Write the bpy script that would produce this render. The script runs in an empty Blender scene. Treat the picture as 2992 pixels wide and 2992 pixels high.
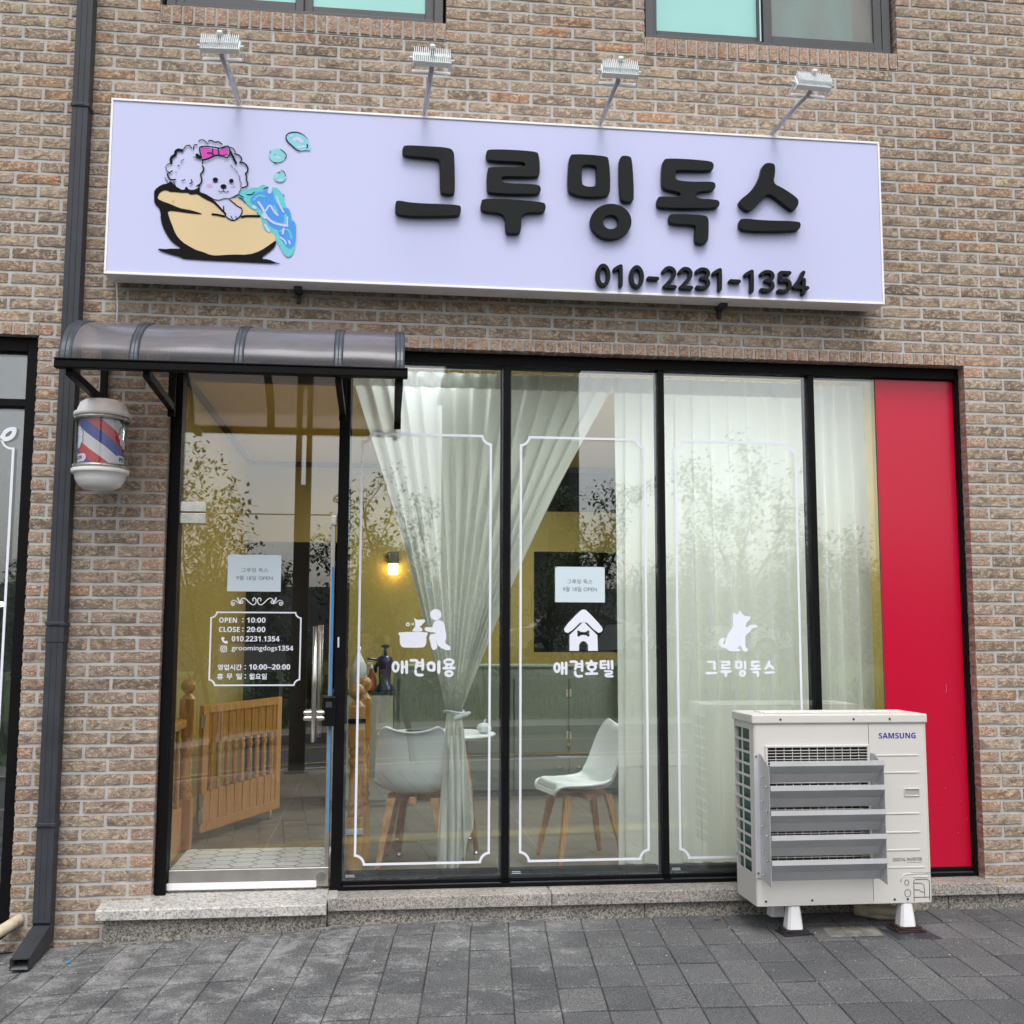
import bpy, bmesh, math, random
from math import sin, cos, pi, radians, tan, atan2, sqrt, floor
from mathutils import Vector, Matrix
S = bpy.context.scene
COL = S.collection
random.seed(7)

# ------------------------------------------------------------------ camera, world, sun, exposure
F = 3250.0 / 2992.0                    # focal length over picture width
YAW, PITCH, ROLL = radians(6.76), radians(6.27), radians(0.18)
CAM = Vector((0.0, -6.5, 1.55))
_f = Vector((sin(YAW)*cos(PITCH), cos(YAW)*cos(PITCH), sin(PITCH)))
_r = Vector((cos(YAW), -sin(YAW), 0.0))
_u = _r.cross(_f)
_r, _u = cos(ROLL)*_r + sin(ROLL)*_u, -sin(ROLL)*_r + cos(ROLL)*_u
cd = bpy.data.cameras.new('camera'); cd.sensor_width = 36.0; cd.lens = 36.0*F
cd.clip_start = 0.05; cd.clip_end = 3000.0
cam = bpy.data.objects.new('camera', cd); COL.objects.link(cam)
cam.matrix_world = Matrix(((_r.x, _u.x, -_f.x, CAM.x), (_r.y, _u.y, -_f.y, CAM.y), (_r.z, _u.z, -_f.z, CAM.z), (0, 0, 0, 1)))
S.camera = cam

wd = bpy.data.worlds.new('World'); S.world = wd; wd.use_nodes = True
nt = wd.node_tree; nt.nodes.clear()
sky = nt.nodes.new('ShaderNodeTexSky'); sky.sky_type = 'NISHITA'; sky.sun_disc = False
SUN_EL, SUN_ROT = radians(58), radians(180)
sky.sun_elevation = SUN_EL; sky.sun_rotation = SUN_ROT
sky.air_density = 1.0; sky.dust_density = 4.0; sky.ozone_density = 1.0
hs = nt.nodes.new('ShaderNodeHueSaturation'); hs.inputs['Saturation'].default_value = 0.30
bg = nt.nodes.new('ShaderNodeBackground'); bg.inputs['Strength'].default_value = 0.15
wo = nt.nodes.new('ShaderNodeOutputWorld')
nt.links.new(sky.outputs[0], hs.inputs['Color']); nt.links.new(hs.outputs[0], bg.inputs['Color']); nt.links.new(bg.outputs[0], wo.inputs[0])

sd = bpy.data.lights.new('sun', 'SUN'); sd.energy = 0.5; sd.angle = radians(25); sd.color = (1.0, 0.97, 0.93)
sun = bpy.data.objects.new('sun', sd); COL.objects.link(sun)
sdir = Vector((sin(SUN_ROT)*cos(SUN_EL), cos(SUN_ROT)*cos(SUN_EL), sin(SUN_EL)))
sun.rotation_euler = sdir.to_track_quat('Z', 'Y').to_euler()

S.view_settings.view_transform = 'Standard'; S.view_settings.look = 'None'
S.view_settings.exposure = 0.58; S.view_settings.gamma = 1.0; S.view_settings.use_curve_mapping = False
S.cycles.use_denoising = True
S.cycles.max_bounces = 8; S.cycles.diffuse_bounces = 3; S.cycles.glossy_bounces = 4
S.cycles.transparent_max_bounces = 24; S.cycles.transmission_bounces = 6
S.cycles.caustics_reflective = False; S.cycles.caustics_refractive = False
S.cycles.sample_clamp_indirect = 6.0

# ------------------------------------------------------------------ helpers
def W(px, py, Y):
    """where the facade-parallel plane y = Y is met by the sight line of a point measured on the 2992 px photograph"""
    d = _f*F + _r*((px-1496)/2992.0) - _u*((py-1496)/2992.0)
    t = (Y - CAM.y)/d.y
    return (CAM.x + d.x*t, CAM.z + d.z*t)

def zone(i):
    ox, oy = {2: (1000, 0), 3: (1992, 0), 4: (0, 1000), 5: (1000, 1000), 6: (1992, 1000), 7: (0, 1992), 8: (1000, 1992), 9: (1992, 1992)}[i]
    return lambda x, y: (ox + x/1.932, oy + y/1.932)

def scaled(ox, oy, s):
    return lambda x, y: (ox + x*s, oy + y*s)

def ground_z(x, y):
    """the pavement falls gently to the left and towards the street"""
    z = -0.055
    if x < 0.5:
        z -= 0.017*min(0.5-x, 5.0)**2 + max(0.0, -4.5-x)*0.17
    z = max(z, -0.75)
    return z + 0.012*(y+0.1)

class MB:
    def __init__(self): self.v = []; self.f = []; self.att = []; self.m = []; self.mi = 0; self.sm = []
    def add(self, vs, fs, att=0.0, smooth=False):
        n = len(self.v); self.v += [tuple(p) for p in vs]; self.f += [tuple(i+n for i in f) for f in fs]
        self.att += [att]*len(vs); self.m += [self.mi]*len(fs); self.sm += [smooth]*len(fs)
        return self
    def box(self, x0, x1, y0, y1, z0, z1, att=0.0):
        return self.add([(x0,y0,z0),(x1,y0,z0),(x1,y1,z0),(x0,y1,z0),(x0,y0,z1),(x1,y0,z1),(x1,y1,z1),(x0,y1,z1)],
                        [(3,2,1,0),(4,5,6,7),(0,1,5,4),(1,2,6,5),(2,3,7,6),(3,0,4,7)], att)
    def bbox(self, x0, x1, y0, y1, z0, z1, b=0.004, seg=2):
        """box with rounded edges"""
        bm = bmesh.new(); bmesh.ops.create_cube(bm, size=1.0)
        for v in bm.verts:
            v.co = Vector(((x0+x1)/2 + v.co.x*(x1-x0), (y0+y1)/2 + v.co.y*(y1-y0), (z0+z1)/2 + v.co.z*(z1-z0)))
        bmesh.ops.bevel(bm, geom=list(bm.edges), offset=b, segments=seg, affect='EDGES', profile=0.5)
        bm.verts.index_update()
        self.add([v.co for v in bm.verts], [[v.index for v in f.verts] for f in bm.faces]); bm.free(); return self
    def tube(self, pts, r, n=10, closed=False, cap=True, smooth=True, up=None, flat=1.0):
        pts = [Vector(p) for p in pts]; k = len(pts)
        rs = r if isinstance(r, (list, tuple)) else [r]*k
        ring = []; ref = None
        for i, p in enumerate(pts):
            if closed: t = pts[(i+1) % k]-pts[i-1]
            else: t = pts[min(i+1, k-1)]-pts[max(i-1, 0)]
            t = t.normalized() if t.length > 1e-9 else Vector((0, 0, 1))
            if ref is None:
                ref = Vector(up) if up else (Vector((0, 0, 1)) if abs(t.z) < .9 else Vector((1, 0, 0)))
            a = ref-t*ref.dot(t)
            if a.length < 1e-6: a = t.orthogonal()
            a.normalize(); b = t.cross(a); ref = a
            ring.append([p + a*(rs[i]*cos(2*pi*j/n)) + b*(rs[i]*flat*sin(2*pi*j/n)) for j in range(n)])
        vs = [q for rg in ring for q in rg]; fs = []
        for i in range(k if closed else k-1):
            i2 = (i+1) % k
            for j in range(n):
                j2 = (j+1) % n
                fs.append((i*n+j, i*n+j2, i2*n+j2, i2*n+j))
        self.add(vs, fs, smooth=smooth)
        if cap and not closed:
            m = len(self.v)-len(vs)
            self.f.append(tuple(m+j for j in reversed(range(n)))); self.m.append(self.mi); self.sm.append(False)
            self.f.append(tuple(m+(k-1)*n+j for j in range(n))); self.m.append(self.mi); self.sm.append(False)
        return self
    def lathe(self, prof, cx, cy, n=32, a0=0.0, a1=2*pi, smooth=True):
        full = abs(a1-a0-2*pi) < 1e-6; m = n if full else n+1
        vs = [(cx+r*cos(a0+(a1-a0)*j/n), cy+r*sin(a0+(a1-a0)*j/n), z) for r, z in prof for j in range(m)]
        fs = []
        for i in range(len(prof)-1):
            for j in range(n):
                j2 = (j+1) % m if full else j+1
                fs.append((i*m+j, i*m+j2, (i+1)*m+j2, (i+1)*m+j))
        return self.add(vs, fs, smooth=smooth)
    def prism(self, poly, axis, a, b):
        """convex or simple outline extruded along an axis"""
        def P(p, t): return {'x': (t, p[0], p[1]), 'y': (p[0], t, p[1]), 'z': (p[0], p[1], t)}[axis]
        n = len(poly)
        return self.add([P(p, a) for p in poly]+[P(p, b) for p in poly],
                        [tuple(range(n)), tuple(reversed(range(n, 2*n)))]+[(i, i+n, (i+1) % n+n, (i+1) % n) for i in range(n)])
    def grid(self, fn, nu, nv, smooth=True):
        vs = [fn(i/nu, j/nv) for j in range(nv+1) for i in range(nu+1)]
        return self.add(vs, [(j*(nu+1)+i, j*(nu+1)+i+1, (j+1)*(nu+1)+i+1, (j+1)*(nu+1)+i) for j in range(nv) for i in range(nu)], smooth=smooth)
    def build(self, name, mat, parent=None, fix=True, **kw):
        me = bpy.data.meshes.new(name); me.from_pydata(self.v, [], self.f)
        for mm in (mat if isinstance(mat, (list, tuple)) else [mat]): me.materials.append(mm)
        me.polygons.foreach_set('material_index', self.m); me.polygons.foreach_set('use_smooth', self.sm)
        if any(self.att):
            a = me.attributes.new('kind', 'FLOAT', 'POINT'); a.data.foreach_set('value', self.att)
        me.update()
        if fix:
            bm = bmesh.new(); bm.from_mesh(me); bmesh.ops.recalc_face_normals(bm, faces=bm.faces); bm.to_mesh(me); bm.free()
        return link(name, me, parent, **kw)

def link(name, me, parent=None, label=None, cat=None, group=None, kind=None):
    o = bpy.data.objects.new(name, me); COL.objects.link(o)
    if parent is not None: 
        o.parent = parent; o.matrix_parent_inverse = base_of(parent).inverted()
    return tag(o, label, cat, group, kind)
_base = {}
def base_of(p):
    return _base.get(p.name, Matrix.Identity(4))
def tag(o, label=None, cat=None, group=None, kind=None):
    if label: o['label'] = label
    if cat: o['category'] = cat
    if group: o['group'] = group
    if kind: o['kind'] = kind
    return o
def thing(name, loc, label, cat, group=None):
    o = bpy.data.objects.new(name, None); o.empty_display_size = 0.1; COL.objects.link(o); o.location = loc
    _base[o.name] = Matrix.Translation(loc)
    return tag(o, label, cat, group)
def copy_tree(o, parent=None):
    c = o.copy(); COL.objects.link(c)
    if parent is not None:
        inv = o.matrix_parent_inverse.copy(); c.parent = parent; c.matrix_parent_inverse = inv
    for ch in list(o.children): copy_tree(ch, c)
    return c

def smooth_loop(pts, it=2, closed=True):
    for _ in range(it):
        q = []; n = len(pts)
        if not closed: q.append(pts[0])
        for i in range(n if closed else n-1):
            a, b = pts[i], pts[(i+1) % n]
            q += [(a[0]*.75+b[0]*.25, a[1]*.75+b[1]*.25), (a[0]*.25+b[0]*.75, a[1]*.25+b[1]*.75)]
        if not closed: q.append(pts[-1])
        pts = q
    return pts
def ell(cx, cy, rx, ry, n=24, a=0.0):
    return [(cx+rx*cos(t)*cos(a)-ry*sin(t)*sin(a), cy+rx*cos(t)*sin(a)+ry*sin(t)*cos(a)) for t in [2*pi*i/n for i in range(n)]]
def area(l):
    return sum(l[i][0]*l[(i+1) % len(l)][1]-l[(i+1) % len(l)][0]*l[i][1] for i in range(len(l)))/2
def stroke(pts, w, it=2, taper=False):
    """outline of a brush stroke along a polyline"""
    p = smooth_loop(pts, it, False) if len(pts) > 2 else list(pts)
    L, R = [], []; n = len(p)
    for i in range(n):
        a = p[max(i-1, 0)]; b = p[min(i+1, n-1)]
        dx, dy = b[0]-a[0], b[1]-a[1]; d = math.hypot(dx, dy) or 1
        k = w/2*(1.0 if not taper else max(.25, sin(pi*(i+.6)/(n+.2))**.6))
        L.append((p[i][0]-dy/d*k, p[i][1]+dx/d*k)); R.append((p[i][0]+dy/d*k, p[i][1]-dx/d*k))
    def capend(c, a):
        return [(c[0]+w/2*.9*cos(a+t), c[1]+w/2*.9*sin(a+t)) for t in (-pi/4, 0, pi/4)]
    e = p[-1]; s = p[0]
    ae = atan2(p[-1][1]-p[-2][1], p[-1][0]-p[-2][0]); a_s = atan2(p[0][1]-p[1][1], p[0][0]-p[1][0])
    if taper: return L+R[::-1]
    return R + capend(e, ae) + L[::-1] + capend(s, a_s)
def fill_mesh(loops, depth, bevel=0.0, res=2):
    """filled outline shapes (holes allowed) with thickness; lies in xy, front at +z"""
    cu = bpy.data.curves.new('shape', 'CURVE'); cu.dimensions = '2D'; cu.fill_mode = 'BOTH'
    cu.extrude = depth/2; cu.bevel_depth = bevel; cu.bevel_resolution = res
    if bevel: cu.offset = -bevel
    for l in loops:
        sp = cu.splines.new('POLY'); sp.points.add(len(l)-1); sp.use_cyclic_u = True
        for i, q in enumerate(l): sp.points[i].co = (q[0], q[1], 0, 1)
    return curve_to_mesh(cu)
def curve_to_mesh(cu):
    o = bpy.data.objects.new('shape', cu); COL.objects.link(o)
    bpy.context.view_layer.update()
    me = bpy.data.meshes.new_from_object(o.evaluated_get(bpy.context.evaluated_depsgraph_get()))
    bpy.data.objects.remove(o); bpy.data.curves.remove(cu)
    return me
def heavy(t):
    """the same words in the bold sans alphabet of the built-in fonts"""
    return ''.join(chr(0x1D7EC+ord(c)-48) if c.isdigit() else chr(0x1D5D4+ord(c)-65) if 'A' <= c <= 'Z' else chr(0x1D5EE+ord(c)-97) if 'a' <= c <= 'z' else c for c in t)
def text_mesh(body, depth=0.0015, bold=0.0, bevel=0.0, italic=0.0):
    cu = bpy.data.curves.new('text', 'FONT'); cu.body = body; cu.size = 1.0; cu.extrude = 0.0
    cu.offset = bold; cu.resolution_u = 3; cu.shear = italic
    me = curve_to_mesh(cu)
    return me
def flat_to_wall(me, Y):
    """stands a flat shape up in the facade plane, facing the street"""
    me.transform(Matrix(((1, 0, 0, 0), (0, 0, -1, Y), (0, 1, 0, 0), (0, 0, 0, 1))))
    return me
def mesh_name(me, name, mat):
    me.name = name; me.materials.clear(); me.materials.append(mat); return me
def fit_text(name, body, box, Y, mat, parent, bold=0.0, depth=0.0, wrap=None, **kw):
    """lettering sized to fill a box (x0, z0, x1, z1) of the facade plane"""
    me = text_mesh(body, bold=bold)
    xs = [v.co.x for v in me.vertices]; ys = [v.co.y for v in me.vertices]
    sx = (box[2]-box[0])/(max(xs)-min(xs)); sy = (box[3]-box[1])/(max(ys)-min(ys))
    for v in me.vertices:
        v.co.x = box[0]+(v.co.x-min(xs))*sx; v.co.y = box[1]+(v.co.y-min(ys))*sy
    if depth:
        bm = bmesh.new(); bm.from_mesh(me)
        bmesh.ops.remove_doubles(bm, verts=bm.verts, dist=1e-5)
        bmesh.ops.recalc_face_normals(bm, faces=bm.faces)
        r = bmesh.ops.extrude_face_region(bm, geom=list(bm.faces))
        for g in r['geom']:
            if isinstance(g, bmesh.types.BMVert): g.co.z += depth
        bmesh.ops.recalc_face_normals(bm, faces=bm.faces)
        bm.to_mesh(me); bm.free()
    if wrap: wrap(me)
    else: flat_to_wall(me, Y)
    mesh_name(me, name, mat)
    return link(name, me, parent, **kw)
def pbox(fn, x0, y0, x1, y1, Y):
    """box (x0, z0, x1, z1) in plane Y from two measured corners"""
    a = W(*fn(x0, y0), Y); b = W(*fn(x1, y0), Y); c = W(*fn(x0, y1), Y); d = W(*fn(x1, y1), Y)
    return ((a[0]+c[0])/2, (c[1]+d[1])/2, (b[0]+d[0])/2, (a[1]+b[1])/2)
def shape(name, loops, Y, depth, mat, parent, fn=None, it=0, bevel=0.0, **kw):
    out = []
    for l in loops:
        if it: l = smooth_loop(l, it)
        if fn: l = [W(*fn(*q), Y) for q in l]
        out.append(l)
    me = flat_to_wall(fill_mesh(out, depth, bevel), Y-depth/2*0)
    mesh_name(me, name, mat)
    return link(name, me, parent, **kw)
def join_shapes(name, polys, Y, depth, mat, parent, fn=None, lift=.00006, **kw):
    """several filled strokes that are one drawing in one colour"""
    bm = bmesh.new()
    for i, l in enumerate(polys):
        if fn: l = [W(*fn(*q), Y) for q in l]
        m = fill_mesh([l], depth); m.transform(Matrix.Translation((0, 0, lift*i))); bm.from_mesh(m); bpy.data.meshes.remove(m)
    me = bpy.data.meshes.new(name); bm.to_mesh(me); bm.free()
    flat_to_wall(me, Y); mesh_name(me, name, mat)
    return link(name, me, parent, **kw)

# ------------------------------------------------------------------ materials
def mat(name):
    m = bpy.data.materials.new(name); m.use_nodes = True
    n = m.node_tree; b = n.nodes.get('Principled BSDF')
    return m, n, b
def nd(n, t, **kw):
    x = n.nodes.new('ShaderNode'+t)
    for k, v in kw.items():
        if k in x.inputs: x.inputs[k].default_value = v
        else: setattr(x, k, v)
    return x
def ramp(n, src, stops, interp='LINEAR'):
    r = n.nodes.new('ShaderNodeValToRGB'); r.color_ramp.interpolation = interp
    e = r.color_ramp.elements
    while len(e) < len(stops): e.new(0.5)
    for i, (p, c) in enumerate(stops):
        e[i].position = p; e[i].color = (*c, 1) if len(c) == 3 else c
    n.links.new(src, r.inputs[0]); return r
def mix(n, fac, a, b, mode='MIX'):
    m = n.nodes.new('ShaderNodeMix'); m.data_type = 'RGBA'; m.blend_type = mode; m.clamp_factor = True
    def put(i, v):
        if hasattr(v, 'is_output'): n.links.new(v, m.inputs[i])
        elif isinstance(v, (int, float)): m.inputs[i].default_value = v
        else: m.inputs[i].default_value = (*v, 1)
    put(0, fac); put(6, a); put(7, b)
    return m.outputs[2]
def math_(n, op, a, b=0.0, c=0.0):
    m = n.nodes.new('ShaderNodeMath'); m.operation = op
    for i, v in enumerate((a, b, c)):
        if hasattr(v, 'is_output'): n.links.new(v, m.inputs[i])
        else: m.inputs[i].default_value = v
    return m.outputs[0]
def coords(n, scale=(1, 1, 1), rot=(0, 0, 0), loc=(0, 0, 0)):
    t = n.nodes.new('ShaderNodeTexCoord'); mp = n.nodes.new('ShaderNodeMapping')
    mp.inputs['Scale'].default_value = scale; mp.inputs['Rotation'].default_value = rot; mp.inputs['Location'].default_value = loc
    n.links.new(t.outputs['Object'], mp.inputs[0]); return mp.outputs[0]
def noise(n, vec, scale, detail=4.0, rough=0.55, dist=0.0):
    x = nd(n, 'TexNoise', Scale=scale, Detail=detail, Roughness=rough, Distortion=dist)
    n.links.new(vec, x.inputs['Vector']); return x.outputs['Fac']
def bump(n, b, h, strength=0.3, dist=0.002):
    x = nd(n, 'Bump', Strength=strength, Distance=dist); n.links.new(h, x.inputs['Height']); n.links.new(x.outputs[0], b.inputs['Normal'])
def simple(name, col, rough=0.5, metal=0.0, var=0.08, scale=18.0, bmp=0.0, spec=None, bscale=None):
    """plain surface with slight procedural unevenness in tone and gloss"""
    m, n, b = mat(name); v = coords(n)
    f = noise(n, v, scale, 5.0)
    lo = tuple(c*(1-var) for c in col); hi = tuple(min(1, c*(1+var)) for c in col)
    r = ramp(n, f, [(0.3, lo), (0.7, hi)]); n.links.new(r.outputs[0], b.inputs['Base Color'])
    rr = math_(n, 'MULTIPLY_ADD', f, 0.16, rough-0.08); n.links.new(rr, b.inputs['Roughness'])
    b.inputs['Metallic'].default_value = metal
    if spec is not None: b.inputs['Specular IOR Level'].default_value = spec
    if bmp: bump(n, b, noise(n, v, bscale or scale*6, 3.0), bmp)
    return m
def emit(name, col, s, back=0.0):
    m, n, b = mat(name); b.inputs['Base Color'].default_value = (*col, 1)
    b.inputs['Emission Color'].default_value = (*col, 1); b.inputs['Emission Strength'].default_value = s
    return m
def glass_mat(name, r0, tint, rough=0.0, wave=0.0):
    m, n, b = mat(name); n.nodes.remove(b); out = n.nodes['Material Output']
    lw = nd(n, 'LayerWeight', Blend=0.5)
    p = math_(n, 'POWER', lw.outputs['Facing'], 5.0); fac = math_(n, 'MULTIPLY_ADD', p, 1-r0, r0)
    t = nd(n, 'BsdfTransparent'); t.inputs[0].default_value = (*tint, 1)
    g = nd(n, 'BsdfGlossy', Roughness=rough); g.inputs[0].default_value = (0.97, 0.985, 1, 1)
    if wave:
        x = nd(n, 'Bump', Strength=wave, Distance=0.01); n.links.new(noise(n, coords(n), 1.3, 1.0), x.inputs['Height']); n.links.new(x.outputs[0], g.inputs['Normal'])
    mx = nd(n, 'MixShader'); n.links.new(fac, mx.inputs[0]); n.links.new(t.outputs[0], mx.inputs[1]); n.links.new(g.outputs[0], mx.inputs[2])
    n.links.new(mx.outputs[0], out.inputs[0]); return m

def brick_mat():
    m, n, b = mat('rustic_brick'); v = coords(n)
    geo = nd(n, 'NewGeometry'); rnd = geo.outputs['Random Per Island']
    base = ramp(n, rnd, [(0.0, (.195, .150, .122)), (.12, (.285, .226, .180)), (.35, (.345, .272, .214)), (.55, (.300, .238, .192)), (.72, (.395, .315, .248)), (.86, (.275, .215, .178)), (.94, (.33, .222, .155)), (1.0, (.385, .205, .120))])
    wn = nd(n, 'TexWhiteNoise', noise_dimensions='1D'); n.links.new(rnd, wn.inputs['W'])
    sh = nd(n, 'VectorMath', operation='MULTIPLY_ADD'); n.links.new(wn.outputs['Color'], sh.inputs[0]); sh.inputs[1].default_value = (9, 9, 9); n.links.new(v, sh.inputs[2])
    vv = sh.outputs[0]
    st = nd(n, 'Mapping'); st.inputs['Scale'].default_value = (.8, 1, 1.0); n.links.new(vv, st.inputs[0]); vv = st.outputs[0]
    cream = ramp(n, noise(n, vv, 24, 4, .62, 2.4), [(.49, (0, 0, 0)), (.58, (1, 1, 1))])
    c = mix(n, math_(n, 'MULTIPLY', cream.outputs[0], .72), base.outputs[0], (.60, .49, .37))
    dark = ramp(n, noise(n, vv, 16, 5, .65, 1.6), [(.51, (0, 0, 0)), (.60, (1, 1, 1))])
    c = mix(n, math_(n, 'MULTIPLY', dark.outputs[0], .66), c, (.135, .104, .085))
    rust = ramp(n, noise(n, vv, 11, 4, .6, 1.0), [(.62, (0, 0, 0)), (.74, (1, 1, 1))])
    c = mix(n, math_(n, 'MULTIPLY', rust.outputs[0], .55), c, (.42, .22, .12))
    # headers and bricks on end show their redder ends
    at = nd(n, 'Attribute', attribute_name='kind')
    hb = ramp(n, wn.outputs['Value'], [(0, (.37, .29, .235)), (.35, (.33, .235, .18)), (.7, (.42, .30, .23)), (.90, (.38, .22, .145)), (1, (.43, .185, .095))])
    hr = ramp(n, noise(n, vv, 34, 5, .6, 2.2), [(.49, (0, 0, 0)), (.58, (1, 1, 1))])
    h = mix(n, math_(n, 'MULTIPLY', hr.outputs[0], .72), hb.outputs[0], (.36, .165, .09))
    hw = ramp(n, noise(n, vv, 48, 4, .6, 2.5), [(.50, (0, 0, 0)), (.58, (1, 1, 1))])
    h = mix(n, math_(n, 'MULTIPLY', hw.outputs[0], .8), h, (.58, .51, .43))
    hd = ramp(n, noise(n, vv, 27, 4, .6, 1.8), [(.54, (0, 0, 0)), (.62, (1, 1, 1))])
    h = mix(n, math_(n, 'MULTIPLY', hd.outputs[0], .6), h, (.15, .115, .095))
    c = mix(n, at.outputs['Fac'], c, h)
    pit = ramp(n, noise(n, vv, 120, 3, .5), [(.66, (1, 1, 1)), (.74, (.45, .42, .4))])
    c = mix(n, 1.0, c, pit.outputs[0], 'MULTIPLY')
    wth = ramp(n, noise(n, coords(n, (1, 1, .6)), .9, 5, .6), [(.32, (.84, .83, .82)), (.66, (1.10, 1.09, 1.07))])
    c = mix(n, 1.0, c, wth.outputs[0], 'MULTIPLY')
    n.links.new(c, b.inputs['Base Color']); b.inputs['Roughness'].default_value = .9; b.inputs['Specular IOR Level'].default_value = .25
    hgt = mix(n, .5, noise(n, vv, 38, 4, .6, 2.0), noise(n, vv, 110, 3, .6, .6))
    bump(n, b, hgt, 1.0, .010)
    return m
def mortar_mat():
    m, n, b = mat('mortar'); v = coords(n)
    r = ramp(n, noise(n, v, 9, 6), [(.3, (.40, .39, .375)), (.7, (.53, .52, .505))])
    n.links.new(r.outputs[0], b.inputs['Base Color']); b.inputs['Roughness'].default_value = .95
    bump(n, b, noise(n, v, 300, 3), .4, .002); return m
def granite_mat(name, a, c, d, sc=85):
    m, n, b = mat(name); v = coords(n)
    f = noise(n, v, sc, 4, .7, 1.0); r = ramp(n, f, [(.40, d), (.48, a), (.57, c)])
    g = noise(n, v, 4, 4); rr = ramp(n, g, [(.35, (.86, .86, .86)), (.65, (1.08, 1.06, 1.04))])
    col = mix(n, 1.0, r.outputs[0], rr.outputs[0], 'MULTIPLY')
    n.links.new(col, b.inputs['Base Color']); b.inputs['Roughness'].default_value = .62
    bump(n, b, f, .25, .002); return m
def paver_mat():
    m, n, b = mat('paver'); v = coords(n)
    geo = nd(n, 'NewGeometry'); rnd = geo.outputs['Random Per Island']
    base = ramp(n, rnd, [(0, (.084, .087, .092)), (.5, (.102, .104, .109)), (1, (.122, .124, .128))])
    sp = noise(n, v, 150, 4, .75); s2 = ramp(n, sp, [(.34, (.40, .40, .40)), (.5, (.95, .95, .95)), (.66, (2.3, 2.3, 2.3))])
    c = mix(n, 1.0, base.outputs[0], s2.outputs[0], 'MULTIPLY')
    big = ramp(n, noise(n, v, 1.4, 5, .6), [(.35, (.82, .82, .82)), (.65, (1.18, 1.17, 1.15))])
    c = mix(n, 1.0, c, big.outputs[0], 'MULTIPLY')
    # whitish lime bloom and mortar spills, strongest by the doorstep
    bl = noise(n, v, 5.5, 8, .72, .5); bl2 = noise(n, v, 95, 4, .75, .6)
    bm_ = math_(n, 'MULTIPLY_ADD', bl2, .75, math_(n, 'MULTIPLY_ADD', bl, 1.0, -.20))
    tc = nd(n, 'TexCoord'); sx = nd(n, 'SeparateXYZ'); n.links.new(tc.outputs['Object'], sx.inputs[0])
    nearx = nd(n, 'MapRange'); nearx.inputs[1].default_value = 1.8; nearx.inputs[2].default_value = -.4; nearx.inputs[3].default_value = -.10; nearx.inputs[4].default_value = .055
    n.links.new(sx.outputs[0], nearx.inputs[0])
    neary = nd(n, 'MapRange'); neary.inputs[1].default_value = -1.6; neary.inputs[2].default_value = -.15; neary.inputs[3].default_value = -.05; neary.inputs[4].default_value = .05
    n.links.new(sx.outputs[1], neary.inputs[0])
    lim = math_(n, 'ADD', bm_, math_(n, 'ADD', nearx.outputs[0], neary.outputs[0]))
    lf = ramp(n, lim, [(.70, (0, 0, 0)), (.88, (1, 1, 1))])
    c = mix(n, math_(n, 'MULTIPLY', lf.outputs[0], .62), c, (.40, .40, .395))
    n.links.new(c, b.inputs['Base Color']); b.inputs['Roughness'].default_value = .82; b.inputs['Specular IOR Level'].default_value = .35
    bump(n, b, sp, .5, .003); return m
def wood_mat(name, a, c, rot=(0, 0, 0), sc=(1, 1, 1), rough=.35):
    m, n, b = mat(name); v = coords(n, (28*sc[0], 28*sc[1], 2.2*sc[2]), rot)
    f = noise(n, v, 1.6, 6, .6, 1.8); g = nd(n, 'TexWave', wave_type='RINGS', Scale=.6, Distortion=6.0, Detail=3.0); n.links.new(v, g.inputs[0])
    k = math_(n, 'MULTIPLY_ADD', g.outputs['Fac'], .4, math_(n, 'MULTIPLY', f, .6))
    r = ramp(n, k, [(.25, a), (.75, c)]); n.links.new(r.outputs[0], b.inputs['Base Color']); b.inputs['Roughness'].default_value = rough
    bump(n, b, k, .12, .001); return m
def fabric_mat(name, col, trans=.35):
    m, n, b = mat(name); out = n.nodes['Material Output']; v = coords(n)
    w = noise(n, coords(n, (1, 1, .12)), 9, 5); r = ramp(n, w, [(.3, tuple(c*.95 for c in col)), (.7, col)])
    n.links.new(r.outputs[0], b.inputs['Base Color']); b.inputs['Roughness'].default_value = .9; b.inputs['Specular IOR Level'].default_value = .1
    weave = noise(n, v, 500, 2); bump(n, b, weave, .15, .001)
    t = nd(n, 'BsdfTranslucent'); n.links.new(r.outputs[0], t.inputs[0])
    mx = nd(n, 'MixShader'); mx.inputs[0].default_value = trans
    n.links.new(b.outputs[0], mx.inputs[1]); n.links.new(t.outputs[0], mx.inputs[2]); n.links.new(mx.outputs[0], out.inputs[0]); return m

M = {}
M['brick'] = brick_mat(); M['mortar'] = mortar_mat(); M['paver'] = paver_mat()
M['granite'] = granite_mat('grey_granite', (.17, .158, .142), (.40, .38, .34), (.070, .062, .056), 78)
M['granite_sill'] = granite_mat('pinkish_granite', (.29, .268, .248), (.47, .445, .415), (.13, .115, .105), 85)
M['granite_pale'] = granite_mat('pale_granite', (.46, .45, .425), (.62, .61, .59), (.24, .23, .22), 60)
M['black'] = simple('black_frame', (.006, .006, .007), .5, 0, .2, 8, spec=.10)
M['dark_grey'] = simple('dark_grey_paint', (.040, .045, .054), .5, 0, .15, 6, .05, spec=.3)
M['window_grey'] = simple('window_grey', (.052, .055, .060), .38, 0, .08, 5)
M['sign'] = simple('sign_film', (.575, .60, .86), .5, 0, .015, 1.2, spec=.25)
M['alu'] = simple('aluminium', (.62, .62, .61), .35, .6, .06, 5)
M['white_metal'] = simple('white_painted_metal', (.87, .87, .88), .38, 0, .03, 10)
M['lamp_white'] = simple('lamp_white', (.90, .94, .95), .42, 0, .03, 20)
M['arm'] = simple('lamp_arm', (.55, .54, .60), .32, .5, .05, 10)
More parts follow.
